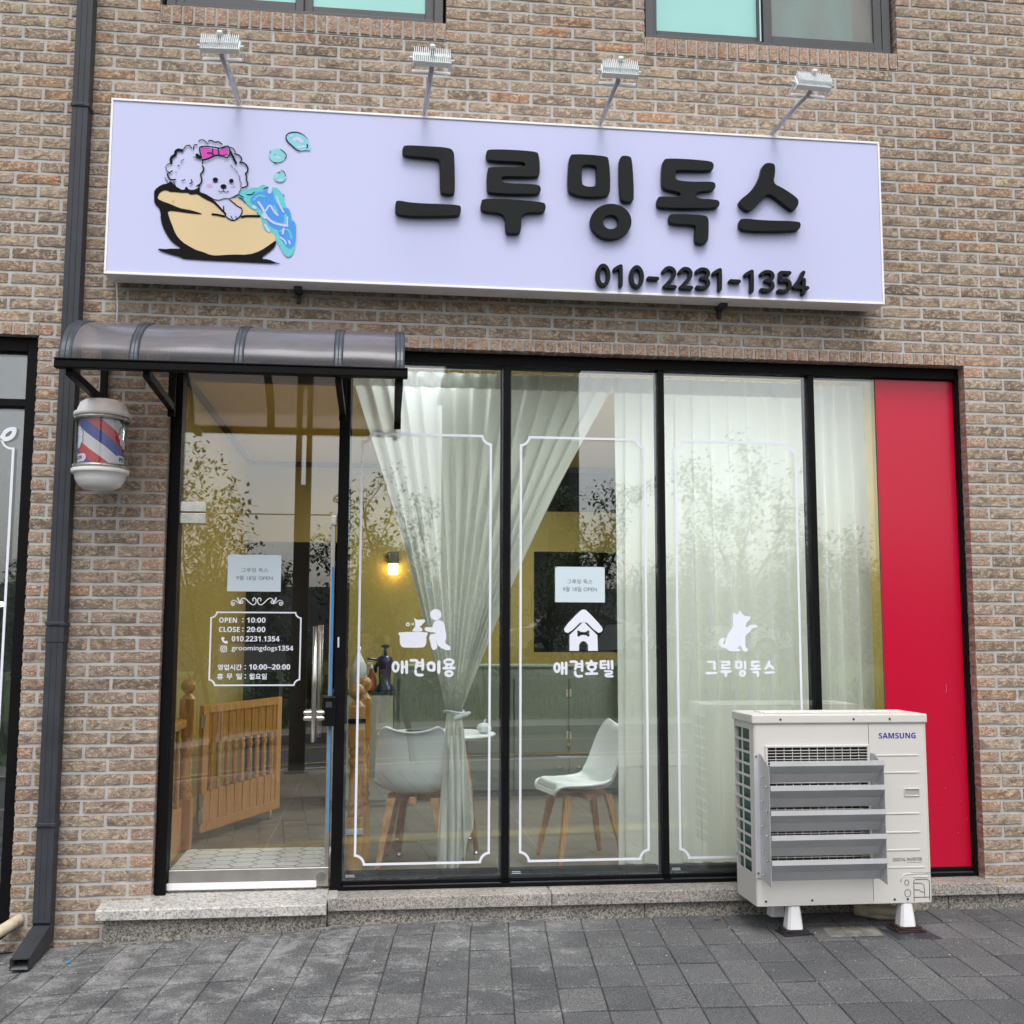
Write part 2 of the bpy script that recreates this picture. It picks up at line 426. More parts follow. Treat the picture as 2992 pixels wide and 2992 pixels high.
M['letter'] = simple('black_acrylic', (.006, .007, .008), .45, 0, .1, 6, spec=.18)
M['ink'] = simple('black_print', (.006, .006, .007), .7, 0, .1, 6, spec=.12)
M['tan'] = simple('tan_print', (.70, .53, .29), .45, 0, .02, 3)
M['magenta'] = simple('magenta_print', (.62, .03, .44), .45, 0, .02, 3)
M['mauve'] = simple('mauve_print', (.56, .36, .68), .45, 0, .02, 3)
M['teal'] = simple('teal_print', (.10, .55, .60), .45, 0, .08, 8)
M['pale_teal'] = simple('pale_teal_print', (.22, .60, .68), .45, 0, .10, 9)
M['blue'] = simple('blue_print', (.035, .28, .80), .45, 0, .04, 8)
M['vinyl'] = simple('white_vinyl', (.80, .83, .92), .5, 0, .01, 3)
M['paper'] = simple('paper', (.62, .73, .80), .6, 0, .02, 6)
M['paper_ink'] = simple('paper_ink', (.10, .13, .16), .7, 0, .05, 6)
M['red'] = simple('red_film', (.54, .003, .034), .2, 0, .004, 1.0, spec=.5)
M['steel'] = simple('stainless', (.62, .61, .58), .22, 1.0, .06, 25)
M['steel_brushed'] = simple('brushed_stainless', (.52, .50, .47), .36, .9, .05, 12)
M['blue_tape'] = simple('blue_tape', (.06, .30, .66), .45, 0, .1, 12)
M['glass'] = glass_mat('shop_glass', .14, (.935, .965, .945), wave=.010)
M['door_glass'] = glass_mat('door_glass', .125, (.955, .95, .925), wave=.003)
M['clear'] = glass_mat('clear_plastic', .05, (.93, .93, .94))
M['poly'] = None
M['ac'] = simple('ac_casing', (.66, .645, .61), .45, 0, .02, 2, .02)
M['ac_plastic'] = simple('ac_plastic', (.62, .605, .565), .5, 0, .03, 6)
M['galv'] = simple('galvanised_steel', (.62, .63, .65), .42, .2, .05, 10)
M['coil'] = None
M['rubber'] = simple('rubber', (.020, .018, .017), .8, 0, .3, 30, .3)
M['pvc'] = simple('cream_pvc', (.66, .58, .43), .4, 0, .12, 14)
M['mustard'] = simple('mustard_wall', (.36, .275, .085), .85, 0, .04, 3, spec=.1)
M['ceil'] = simple('ceiling_paint', (.60, .42, .13), .85, 0, .03, 2)
M['pale_wall'] = simple('pale_wall', (.48, .48, .44), .8, 0, .04, 3)
M['void'] = simple('dark_room', (.030, .031, .033), .8, 0, .2, 3)
M['cab'] = simple('cabinet_lacquer', (.20, .225, .19), .45, 0, .03, 4)
M['pine'] = wood_mat('varnished_pine', (.42, .19, .045), (.66, .36, .11))
M['pine_dark'] = wood_mat('dark_pine', (.30, .12, .03), (.52, .26, .07))
M['beech'] = wood_mat('beech_leg', (.50, .24, .10), (.66, .37, .18))
M['shell'] = simple('white_plastic', (.82, .85, .87), .35, 0, .02, 3)
M['cushion'] = simple('white_leatherette', (.66, .68, .67), .45, 0, .03, 5, .05)
M['curtain'] = fabric_mat('sheer_curtain', (.95, .955, .92), .34)
M['fill_soft'] = emit('led_diffuser_soft', (.92, .985, 1.0), 14.0)  # glow of the added fill light by the window
M['led'] = emit('led_diffuser', (.92, .985, 1.0), 45.0)
M['warm'] = emit('warm_lamp_glass', (1.0, .62, .20), 14.0)
M['navy'] = simple('navy_plastic', (.006, .012, .07), .3, 0, .1, 8)
M['jug'] = simple('milky_plastic', (.62, .66, .64), .4, 0, .04, 8)
M['pinkliq'] = simple('pink_bottle', (.42, .10, .07), .3, 0, .05, 8)
# ------------------------------------------------------------------ ground, road and the far side of the street
z4, z5, z6, z7, z8, z9 = [zone(i) for i in (4, 5, 6, 7, 8, 9)]
z2, z3 = zone(2), zone(3)
SA = radians(9.0)                                           # the street runs at a slight angle to the facade
SU = Vector((cos(SA), -sin(SA), 0)); SN = Vector((-sin(SA), -cos(SA), 0))
def street(a, d):
    p = SU*a+SN*d; return p.x, p.y
def gz(a, d, lift=0.0):
    x, y = street(a, d); return (x, y, ground_z(x, y)+lift)

def pavers():
    mb = MB(); base = MB(); rnd = random.Random(3); pa = radians(5.0)
    px, py, j = .2055, .312, .0024
    ux, uy = cos(pa), -.02; vx, vy = sin(pa), -cos(pa)
    for i in range(-46, 52):
        for k in range(-1, 25):
            cx, cy = .02+i*px*1.0+k*py*(-.095), -.115-k*py-i*px*.02
            if abs(cx) > 8.6 or cy < -7.4: continue
            dz = rnd.uniform(-.0015, .0015); tx, ty = rnd.uniform(-.004, .004), rnd.uniform(-.004, .004)
            def co(a, b, h):
                x = cx+a*px*1.0-b*py*.095; y = cy-b*py-a*px*.02
                if y > -.04: y = -.04
                return (x, y, ground_z(x, y)+h+dz+tx*a*px*4+ty*b*py*4)
            e = [.5-j/px, .5-.007/py]; e2 = [e[0]-.003/px, e[1]-.009/py]
            q = [(-1, -1), (1, -1), (1, 1), (-1, 1)]
            vs = [co(e2[0]*a, e2[1]*b, 0) for a, b in q]+[co(e[0]*a, e[1]*b, -.004) for a, b in q]+[co(e[0]*a, e[1]*b, -.02) for a, b in q]
            fs = [(3, 2, 1, 0)]+[(m, (m+1) % 4, (m+1) % 4+4, m+4) for m in range(4)]+[(m+4, (m+1) % 4+4, (m+1) % 4+8, m+8) for m in range(4)]
            mb.add(vs, fs)
    return mb
pv = pavers().build('pavement', M['paver'], kind='structure')
mj, nj, bj = mat('joint_sand'); rj = ramp(nj, noise(nj, coords(nj), 3, 6), [(.35, (.035, .035, .034)), (.6, (.065, .063, .060)), (.75, (.22, .215, .20))]); nj.links.new(rj.outputs[0], bj.inputs['Base Color']); bj.inputs['Roughness'].default_value = .95
g = MB(); g.grid(lambda u, v: (lambda x, y: (x, y, ground_z(x, y)-.0065))(-40+80*u, .05-7.6*v), 160, 20)
g.build('pavement_bed', mj, kind='structure')

def band(name, d0, d1, m, lift, a0=-40, a1=40, kind='structure', lift2=None, na=40, nd_=3, **kw):
    b = MB(); b.grid(lambda u, v: gz(a0+(a1-a0)*u, d0+(d1-d0)*v, lift+((lift2 if lift2 is not None else lift)-lift)*v), na, nd_)
    return b.build(name, m, kind=kind, **kw)
asphalt = simple('asphalt', (.060, .062, .066), .85, 0, .2, 3, .3, bscale=250)
conc = simple('kerb_concrete', (.36, .355, .34), .8, 0, .12, 4, .2)
far_pave = simple('concrete_block_paving', (.20, .19, .175), .85, 0, .15, 5, .2)
grassm, gn, gb = mat('grass_green'); gr_ = ramp(gn, noise(gn, coords(gn), 2.5, 8, .7), [(.3, (.025, .060, .012)), (.7, (.075, .15, .03))]); gn.links.new(gr_.outputs[0], gb.inputs['Base Color']); gb.inputs['Roughness'].default_value = .9
yel = simple('yellow_paint', (.62, .42, .07), .7, 0, .12, 8); wht = simple('road_white', (.72, .72, .70), .7, 0, .1, 8)
tact = simple('yellow_tactile', (.30, .245, .11), .8, 0, .2, 6)
D_K, D_R0, D_R1 = 8.1, 8.3, 14.2
band('tactile_paving', 2.25, 2.56, tact, .0065, -8, 8)
band('pavement_outer', 7.0, D_K, far_pave, .004)
band('road', D_R0-.02, D_R1+.05, asphalt, -.13, -60, 60)
def kerb(name, d0, d1, lo, hi, a0=-60, a1=60):
    b = MB(); n = 60
    for i in range(n):
        a, c = a0+(a1-a0)*i/n, a0+(a1-a0)*(i+1)/n-.01
        P = [gz(a, d0, lo), gz(c, d0, lo), gz(c, d1, lo), gz(a, d1, lo), gz(a, d0, hi), gz(c, d0, hi), gz(c, d1, hi), gz(a, d1, hi)]
        b.add(P, [(3, 2, 1, 0), (4, 5, 6, 7), (0, 1, 5, 4), (1, 2, 6, 5), (2, 3, 7, 6), (3, 0, 4, 7)])
    b.build(name, conc, kind='structure')
kerb('kerb', D_K, D_R0, -.3, .012); kerb('far_kerb', D_R1, D_R1+.2, -.3, .03)
band('road_edge_line', D_R0+.55, D_R0+.68, wht, -.126); band('road_yellow_line', 10.2, 10.32, yel, -.126); band('far_edge_line', 12.9, 13.0, yel, -.126)
# lane arrow painted on the near lane
ar = MB(); ar.add([gz(1.9, 9.55, -.125), gz(4.4, 9.5, -.125), gz(4.4, 9.65, -.125), gz(1.9, 9.62, -.125), gz(4.3, 9.3, -.125), gz(5.4, 9.56, -.125), gz(4.3, 9.85, -.125)], [(0, 1, 2, 3), (4, 5, 6)])
ar.build('road_arrow', wht, kind='structure')
band('far_pavement', D_R1+.2, 16.0, far_pave, .028)
gv = MB(); gv.grid(lambda u, v: gz(-60+120*u, 16+30*v, .03+1.15*min(1, v*2.2)**.8+.10*sin(u*40)*v), 80, 20); gv.build('grass_verge', grassm, kind='structure')
fl = MB(); fl.add([(-900, -46, -1.0), (900, -46, -1.0), (900, -1500, -1.0), (-900, -1500, -1.0)], [(0, 1, 2, 3)]); fl.build('ground', grassm, kind='structure')
# long grass and weeds on the verge
tf = MB(); rn = random.Random(5)
for i in range(5200):
    a = rn.uniform(-16, 18); d = 16+abs(rn.gauss(0, 2.2)); x, y, z = gz(a, d, .03+1.15*min(1, (d-16)/30*2.2)**.8)
    h = rn.uniform(.12, .42); t = rn.uniform(0, pi); w = rn.uniform(.015, .04); lx, ly = rn.uniform(-.1, .1), rn.uniform(-.1, .1)
    tf.add([(x-w*cos(t), y-w*sin(t), z-.02), (x+w*cos(t), y+w*sin(t), z-.02), (x+lx, y+ly, z+h)], [(0, 1, 2)])
tf.build('tall_grass', grassm, fix=False, kind='stuff')

# ------------------------------------------------------------------ the brick building
BLD = thing('brick_building', (0.9, 0, 0), 'brown brick building with a glazed ground floor shop between brick piers', 'building')
C, ZB, PX = .0745, -.038, .2627
OX0, OX1, OZ0, OZ1 = -1.22, 3.64, -.02, 3.24              # shop opening
HOLES = [(OX0, OX1, OZ0, OZ1), (-9.0, -1.965, -.02, 3.24), (-1.36, .35, 5.30, 7.4), (1.605, 3.275, 5.30, 7.4)]
ROWL = [(OX0, OX1, 3.24, 3.3145), (-9.0, -1.965, 3.24, 3.3145), (-1.36, .35, 5.177, 5.30), (1.605, 3.275, 5.177, 5.30)]
BX0, BX1, BZ1 = -4.6, 7.0, 7.15
def spans(z0, z1, x0=BX0, x1=BX1, rects=HOLES+ROWL):
    cuts = []
    zm = (z0+z1)/2
    for a, b, c, d in rects:
        if c < zm < d: cuts.append((a, b))
    out = []; x = x0
    for a, b in sorted(cuts):
        if a > x: out.append((x, a, x > x0, True))
        x = max(x, b)
    if x < x1: out.append((x, x1, x > x0, False))
    return out
def one_brick(mb, rnd, x0, x1, z0, z1, kind=0.0, yf=0.0, yb=.095, amp=1.0, nz=3):
    nx = max(2, int((x1-x0)/.032)); off = rnd.uniform(-.0025, .0015)
    V = []
    for j in range(nz+1):
        for i in range(nx+1):
            e = i in (0, nx) or j in (0, nz); corner = (i in (0, nx)) and (j in (0, nz))
            x = x0+(x1-x0)*i/nx; z = z0+(z1-z0)*j/nz
            y = yf+off
            if e:
                y += rnd.uniform(.0004, .0018)*amp; k = rnd.uniform(0, .0032)*amp
                if i == 0: x += k
                if i == nx: x -= k
                if j == 0: z += k*1.5
                if j == nz: z -= k*.8
                if corner: y += .0006
            else:
                y += rnd.uniform(-.0022, .0018)*amp; x += rnd.uniform(-.004, .004); z += rnd.uniform(-.003, .003)
            V.append((x, y, z))
    n = nx+1
    loop = [i for i in range(n)]+[j*n+nx for j in range(1, nz+1)]+[nz*n+i for i in range(nx-1, -1, -1)]+[j*n for j in range(nz-1, 0, -1)]
    m = len(V)
    for i in loop: V.append((V[i][0], yb, V[i][2]))
    Fs = [(j*n+i, j*n+i+1, (j+1)*n+i+1, (j+1)*n+i) for j in range(nz) for i in range(nx)]
    L = len(loop)
    Fs += [(loop[(q+1) % L], loop[q], m+q, m+(q+1) % L) for q in range(L)]
    mb.add(V, Fs, kind, False)
wb, mo = MB(), MB(); rnd = random.Random(11)
k = -9
while ZB+k*C < BZ1:
    z0, z1 = ZB+k*C, ZB+(k+1)*C
    for a, b, ea, eb in spans(z0, z1):
        mo.box(a+(.004 if ea else 0), b-(.004 if eb else 0), .0055, .0945, z0, z1)
        ph = 3.64+(PX/2 if k % 2 else 0)
        js = [a]; i = int(math.floor((a-ph)/PX))+1
        while ph+i*PX < b-.01: js.append(ph+i*PX); i += 1
        js.append(b)
        q = [js[0]]
        for t in js[1:]:
            if t-q[-1] < .055 and len(q) > 1 and t == b: q[-1] = t
            elif t-q[-1] < .055 and t != b: continue
            else: q.append(t)
        if q[-1] != b: q[-1] = b
        for s, t in zip(q[:-1], q[1:]):
            xa = s+(0 if (s == a and ea) else .0080); xb = t-(0 if (t == b and eb) else .0080)
            hd = 1.0 if ((s == a and ea) or (t == b and eb)) and (t-s) < .17 else (0.35 if ((s == a and ea) or (t == b and eb)) and rnd.random() < .2 else 0.0)
            one_brick(wb, rnd, xa, xb, z0+.0072+rnd.uniform(-.001, .001), z1-.0078+rnd.uniform(-.001, .001), hd)
    k += 1
wall = wb.build('brick_wall', M['brick'], BLD, fix=False)
mo.build('mortar_joints', M['mortar'], wall)
def soldier(name, x0, x1, z0, z1, pitch, yf, parent=BLD):
    b, mm = MB(), MB(); n = round((x1-x0)/pitch); p = (x1-x0)/n
    for i in range(n):
        one_brick(b, rnd, x0+i*p+.0055, x0+(i+1)*p-.0055, z0+(.0 if z0 < 5 else .011), z1-(.006 if z0 < 5 else .003), 1.0, yf+rnd.uniform(-.002, .002), .45)
    mm.box(x0+.001, x1-.001, yf+.010, .118, z0+.004, z1-.001)
    o = b.build(name, M['brick'], parent, fix=False); mm.build('mortar_joints', M['mortar'], o)
soldier('brick_lintel', OX0, OX1, 3.2405, 3.3145, .0685, -.012)
soldier('brick_lintel', BX0, -1.965, 3.2405, 3.3145, .0685, -.012)
soldier('brick_sill', -1.36, .35, 5.177, 5.297, .0665, -.006); soldier('brick_sill', 1.605, 3.275, 5.177, 5.297, .0665, -.006)
# solid wall behind the brick skin
def solid(mb, x0, x1, z0, z1, holes, y0, y1):
    xs = sorted({x0, x1, *[min(max(h[i], x0), x1) for h in holes for i in (0, 1)]}); zs = sorted({z0, z1, *[min(max(h[i], z0), z1) for h in holes for i in (2, 3)]})
    for a, b in zip(xs, xs[1:]):
        for c, d in zip(zs, zs[1:]):
            mx_, mz = (a+b)/2, (c+d)/2
            if any(h[0] < mx_ < h[1] and h[2] < mz < h[3] for h in holes): continue
            mb.box(a, b, y0, y1, c, d)
sw = MB(); solid(sw, BX0, BX1, -.9, BZ1, HOLES, .122, .26)
sw.box(BX0, BX1, .26, 6.8, 5.0, 5.15); sw.box(BX0, BX1, .26, 6.8, BZ1-.1, BZ1); sw.box(BX0, BX0+.1, .26, 6.8, -.6, 5.0); sw.box(BX1-.1, BX1, .26, 6.8, -.6, 5.0); sw.box(BX0, BX1, 6.8, 6.9, -.6, BZ1)
sw.build('inner_wall', M['void'], BLD)
# granite plinth and sills
pl = MB()
pl.bbox(-1.44, -.262, -.125, .12, -.45, .023, .003); pl.bbox(-.258, 1.53, -.075, .12, -.45, .026, .003); pl.bbox(1.534, 3.36, -.075, .12, -.45, .026, .003); pl.bbox(3.364, 5.6, -.075, .12, -.45, .026, .003)
pl.build('granite_plinth', M['granite'], BLD)
sl = MB()
sl.bbox(-.256, .99, -.105, .215, .030, .098, .004); sl.bbox(.994, 2.27, -.105, .215, .030, .098, .004); sl.bbox(2.274, 3.66, -.105, .215, .030, .098, .004); sl.bbox(3.664, 5.6, -.105, -.004, .030, .076, .004)
sl.build('granite_sill', M['granite_sill'], BLD)
st = MB(); st.prism([(-.165, .028), (-.160, .024), (.26, .024), (.26, .108), (.12, .104), (-.155, .082), (-.165, .074)], 'x', -1.475, -.262)
st.build('doorstep', M['granite_pale'], BLD)
# cement smears where the jambs meet the doorstep
cm = MB(); cm.bbox(-1.262, -1.208, -.03, .08, .075, .106, .012); cm.bbox(-.2615, -.205, -.10, .09, .066, .104, .01); cm.grid(lambda u, v: (-1.42+2.5*u, -.128+.006*v-(.05 if u > .468 else 0)*-1, ground_z(-1.42+2.5*u, -.13)+.012*(1-v)*(1+.8*sin(u*37)*sin(u*11))-.001), 120, 1)
cm.build('mortar_smear', simple('cement_smear', (.42, .41, .385), .95, 0, .15, 20, .4), BLD)

# upstairs windows
def upper_window(x0, x1, zb, xm, clear_right):
    w = MB(); Y0, Y1 = .045, .13
    w.bbox(x0, x0+.055, Y0, Y1, zb, 7.1, .003); w.bbox(x1-.055, x1, Y0, Y1, zb, 7.1, .003); w.bbox(x0+.055, x1-.055, Y0, Y1, zb, zb+.035, .003)
    win = w.build('window', M['window_grey'], BLD, label='upper window with dark grey frame and half open insect screen' if clear_right else 'upper window with dark grey frame and two mint frosted panes')
    def sash(a, b, y, hz, wd=.05):
        s = MB(); s.bbox(a, a+wd, y, y+.035, zb+.036, 7.0, .003); s.bbox(b-wd, b, y, y+.035, zb+.036, 7.0, .003); s.bbox(a+wd, b-wd, y, y+.035, zb+.036, zb+.036+hz, .003)
        s.build('sash', M['window_grey'], win)
    def pane(a, b, y, m): MB().box(a, b, y, y+.006, zb+.06, 7.0).build('pane', m, win)
    mint = glass_mat('frost_film_glass', .06, (.001, .001, .001), .05)
    fm, fn_, fb = mat('mint_frosted_film'); fr = ramp(fn_, noise(fn_, coords(fn_), 1.1, 3), [(.3, (.30, .62, .585)), (.7, (.36, .68, .645))]); fn_.links.new(fr.outputs[0], fb.inputs['Base Color']); fb.inputs['Roughness'].default_value = .18
    if clear_right:
        sash(x0+.055, xm, .088, .055, .03); pane(x0+.085, xm-.03, .100, fm)
        sash(xm, x1-.055, .052, .05, .055)
        sm_, sn, sb = mat('insect_mesh'); so = sn.nodes['Material Output']; tr = nd(sn, 'BsdfTransparent'); mx = nd(sn, 'MixShader'); mx.inputs[0].default_value = .38
        sb.inputs['Base Color'].default_value = (.30, .30, .28, 1); wv = nd(sn, 'TexWave', wave_type='BANDS', Scale=1.2, Distortion=9.0, Detail=2.0); sn.links.new(coords(sn), wv.inputs[0])
        sn.links.new(math_(sn, 'MULTIPLY_ADD', wv.outputs['Fac'], .08, .33), mx.inputs[0]); sn.links.new(tr.outputs[0], mx.inputs[1]); sn.links.new(sb.outputs[0], mx.inputs[2]); sn.links.new(mx.outputs[0], so.inputs[0])
        MB().box(xm+.055, x1-.11, .070, .0715, zb+.086, 7.0).build('insect_screen', sm_, win)
        pane(xm+.055, x1-.23, .108, fm)
        MB().bbox(xm-.028, xm-.020, .04, .05, zb+.036, 7.0, .002).build('weather_strip', M['paper'], win)
    else:
        sash(x0+.055, xm, .052, .055); pane(x0+.105, xm-.05, .072, fm)
        sash(xm, x1-.055, .088, .06, .055); pane(xm+.055, x1-.11, .100, fm)
    MB().box(x0+.06, x1-.06, .20, .24, zb+.03, 7.0).build('blind', M['pale_wall'], win)
upper_window(-1.335, .335, 5.306, -.52, False); upper_window(1.62, 3.255, 5.306, 2.40, True)

# ------------------------------------------------------------------ shop front: black frame, panes, vinyl drawings
GY = .115                                                   # street face of the glass
fr = MB(); FY0, FY1 = .075, .20
fr.bbox(-1.218, -1.158, .06, FY1, .064, 3.24, .003); fr.bbox(-1.158, -.252, FY0, FY1, 3.172, 3.238, .003)
fr.bbox(-.252, -.190, FY0, FY1, .101, 3.238, .003)
fr.bbox(-.190, 3.62, FY0, FY1, 3.172, 3.238, .003); fr.bbox(3.62, 3.672, FY0, FY1, .099, 3.238, .003)
fr.bbox(-.190, 3.62, FY0, FY1+.02, .099, .118, .002); fr.bbox(-.190, 3.62, FY0+.022, FY1+.02, .118, .146, .002)
FRONT = fr.build('shop_front', M['black'], BLD)
for a, b in ((.727, .768), (1.684, 1.722), (2.646, 2.684)):
    MB().bbox(a, b, FY0+.004, FY1, .146, 3.172, .003).build('mullion', M['black'], FRONT)
ib = MB(); [ib.box(a+.014, b-.014, .1505, .21, .147, .184) for a, b in ((-.1895, .7265), (.7685, 1.6835), (1.7225, 2.6455), (2.6845, 3.6195))]; ib.build('inside_sill', M['black'], FRONT)
lip = MB(); [lip.bbox(a, b, FY0-.006, FY0+.003, .122, .128, .001) for a, b in ((-.18, .72), (.775, 1.68), (1.727, 2.64), (2.69, 3.61))]
lip.build('glazing_bead', M['dark_grey'], FRONT)
PANES = [(-.1895, .7265), (.7685, 1.6835), (1.7225, 2.6455), (2.6845, 3.6195)]
for a, b in PANES:
    MB().box(a, b, GY, GY+.024, .1465, 3.1715).build('pane', M['glass'], FRONT)
    sp = MB(); t = .012
    sp.box(a, b, GY+.0245, GY+.034, .1465, .160); sp.box(a, b, GY+.0245, GY+.034, 3.158, 3.1715); sp.box(a, a+t, GY+.0245, GY+.034, .160, 3.158); sp.box(b-t, b, GY+.0245, GY+.034, .160, 3.158)
    sp.build('glazing_gasket', M['dark_grey'], FRONT)
MB().box(3.102, 3.6185, GY-.0035, GY-.0005, .150, 3.168).build('red_film', M['red'], FRONT)
MB().box(3.103, 3.618, GY-.0042, GY-.0036, 1.252, 1.2535).build('film_seam', M['red'], FRONT)
for x_, z_, w_, h_ in ((3.50, 1.20, .001, .05), (3.47, .62, .003, .003), (3.52, .80, .002, .003), (3.56, .54, .003, .002), (3.54, .35, .003, .003), (3.60, .43, .002, .004), (3.44, .50, .002, .002)): MB().box(x_, x_+w_, GY-.0042, GY-.0036, z_, z_+h_).build('scuff', M['mauve'], FRONT)
MB().box(3.096, 3.1015, GY-.0035, GY-.0005, .150, 3.168).build('film_edge', M['dark_grey'], FRONT)
def notch_ring(x0, z0, x1, z1, r, w):
    """frame whose corners are scooped inwards"""
    def ring(d):
        a, b, c, e = x0+d, z0+d, x1-d, z1-d; o = []
        R = r
        for cx, cz, s in ((x0, z0, 0), (x1, z0, 1), (x1, z1, 2), (x0, z1, 3)):
            rr = R+d if d else R
            A = [(pi/2, 0), (pi, pi/2), (1.5*pi, pi), (2*pi, 1.5*pi)][s]
            st = math.asin(min(1, d/rr)) if d else 0
            for i in range(9):
                t = A[0]-st+(A[1]+st-A[0]+st)*i/8
                o.append((cx+rr*cos(t), cz+rr*sin(t)))
        return o
    return [ring(0), ring(w)]
DY = GY-.0012
for x0, x1 in ((-.123, .661), (.831, 1.611), (1.790, 2.573)):
    me = flat_to_wall(fill_mesh(notch_ring(x0, .228, x1, 2.748, .052, .0135), .0012), DY); mesh_name(me, 'vinyl_border', M['vinyl']); link('vinyl_border', me, FRONT)
c2 = scaled(1000, 1700, .2588)
groomer = [ell(1056, 370, 64, 64), smooth_loop([(1045, 440), (1110, 430), (1148, 460), (1165, 540), (1182, 630), (1150, 690), (1220, 728), (1224, 762), (1195, 776), (1130, 755), (1072, 712), (1068, 668), (1060, 668), (1066, 690), (1076, 740), (1045, 772), (1012, 765), (998, 700), (978, 620), (1000, 588), (1052, 592), (1050, 568), (1020, 572), (935, 556), (926, 525), (950, 510), (1022, 516), (1030, 470)], 2),
    smooth_loop([(640, 566), (960, 566), (970, 590), (950, 606), (950, 690), (930, 732), (895, 743), (705, 743), (668, 732), (650, 690), (650, 606), (632, 590)], 1),
    smooth_loop([(808, 402), (848, 432), (900, 424), (938, 428), (932, 452), (905, 477), (898, 496), (862, 502), (900, 522), (908, 562), (802, 562), (790, 545), (815, 520), (826, 495), (822, 450)], 1)]
join_shapes('groomer_icon', groomer, DY, .0012, M['vinyl'], FRONT, c2)
for cx, cy, r in ((740, 480, 22), (797, 478, 13), (806, 546, 11)):
    me = flat_to_wall(fill_mesh([[W(*c2(*q), DY) for q in ell(cx, cy, r, r)], [W(*c2(*q), DY) for q in ell(cx, cy, r*.5, r*.5)]], .0012), DY-.0003); mesh_name(me, 'bubble_icon', M['vinyl']); link('bubble_icon', me, FRONT)
VW = 34
def ring_stroke(cx, cy, rx, ry, w): return [ell(cx, cy, rx+w/2, ry+w/2, 28), ell(cx, cy, rx-w/2, ry-w/2, 28)]
def lettering(fn, strokes, rings, cuts):
    g_ = {}
    for l, w in strokes: g_.setdefault(sum(sum(q[0] for q in l)/len(l) > c for c in cuts), []).append(stroke(l, w, 1))
    for ls in g_.values(): join_shapes('window_lettering', ls, DY, .0012, M['vinyl'], FRONT, fn)
    for r in rings: shape('window_lettering', r, DY-.0003, .0012, M['vinyl'], FRONT, fn)
cw1 = scaled(1120, 1900, 240/1092)
lettering(cw1, [([(252, 150), (250, 298)], 36), ([(308, 148), (310, 300)], 36), ([(262, 222), (300, 222)], 34),
  ([(366, 134), (450, 132), (448, 170), (432, 236)], 36), ([(520, 126), (526, 180), (524, 254)], 36), ([(455, 164), (515, 164)], 30), ([(450, 208), (515, 206)], 30), ([(428, 270), (432, 318), (470, 332), (520, 328)], 36),
  ([(740, 150), (736, 298)], 40),
  ([(800, 238), (946, 236)], 34), ([(838, 196), (840, 236)], 34), ([(904, 196), (906, 236)], 34)],
 [ring_stroke(163, 220, 36, 60, 34), ring_stroke(872, 155, 58, 34, 32), ring_stroke(873, 310, 44, 30, 34), [smooth_loop([(576, 150), (694, 147), (697, 280), (640, 286), (578, 270)], 2), smooth_loop([(612, 184), (657, 183), (658, 246), (636, 250), (612, 240)], 2)]], (340, 560, 775))
cw2 = scaled(1600, 1910, 220/1092)
lettering(cw2, [([(212, 132), (212, 292)], 36), ([(268, 130), (270, 294)], 36), ([(220, 206), (262, 206)], 34),
  ([(334, 116), (420, 114), (420, 150), (402, 224)], 36), ([(496, 106), (502, 160), (500, 248)], 36), ([(425, 148), (490, 146)], 30), ([(420, 192), (490, 190)], 30), ([(400, 262), (404, 312), (442, 330), (498, 324)], 36),
  ([(634, 104), (636, 134)], 40), ([(564, 138), (712, 140)], 36), ([(638, 236), (640, 286)], 40), ([(560, 292), (718, 288)], 36),
  ([(770, 112), (838, 110)], 32), ([(772, 112), (772, 210)], 34), ([(776, 160), (832, 158)], 28), ([(774, 208), (838, 206)], 32), ([(842, 158), (880, 158)], 28), ([(880, 108), (884, 214)], 34), ([(932, 106), (938, 216)], 36), ([(832, 254), (934, 252), (934, 292), (840, 294), (842, 330), (944, 328)], 30)],
 [ring_stroke(641, 194, 54, 40, 38), ring_stroke(136, 202, 34, 60, 36)], (305, 530, 740))
shape('kennel_icon', [smooth_loop([(1362, 1506), (1385, 1518), (1470, 1610), (1468, 1634), (1440, 1642), (1362, 1563), (1282, 1642), (1255, 1636), (1252, 1610), (1340, 1518)], 1)], DY, .0012, M['vinyl'], FRONT, z5)
bone = smooth_loop([(1324, 1634), (1334, 1624), (1345, 1636), (1378, 1636), (1386, 1624), (1398, 1632), (1392, 1645), (1399, 1656), (1387, 1665), (1378, 1653), (1345, 1653), (1336, 1665), (1324, 1656), (1330, 1645)], 1)
shape('kennel_icon', [[(1362, 1577), (1440, 1654), (1443, 1742), (1388, 1742), (1387, 1708), (1376, 1691), (1362, 1687), (1348, 1691), (1337, 1708), (1336, 1742), (1283, 1742), (1283, 1654)], bone], DY, .0012, M['vinyl'], FRONT, z5)
c7 = scaled(1950, 1500, .31056)
shape('dog_icon', [smooth_loop([(619, 925), (650, 953), (668, 950), (682, 904), (700, 945), (735, 968), (784, 969), (781, 990), (752, 1018), (738, 1050), (736, 1082), (788, 1046), (852, 1050), (846, 1072), (797, 1078), (772, 1120), (735, 1139), (731, 1200), (736, 1258), (756, 1276), (755, 1299), (716, 1299), (690, 1252), (681, 1228), (678, 1256), (650, 1269), (690, 1281), (688, 1297), (600, 1299), (570, 1286), (556, 1268), (506, 1263), (485, 1228), (490, 1188), (518, 1168), (545, 1176), (536, 1194), (524, 1214), (540, 1240), (548, 1178), (576, 1128), (616, 1072), (618, 990)], 1)], DY, .0012, M['vinyl'], FRONT, c7)

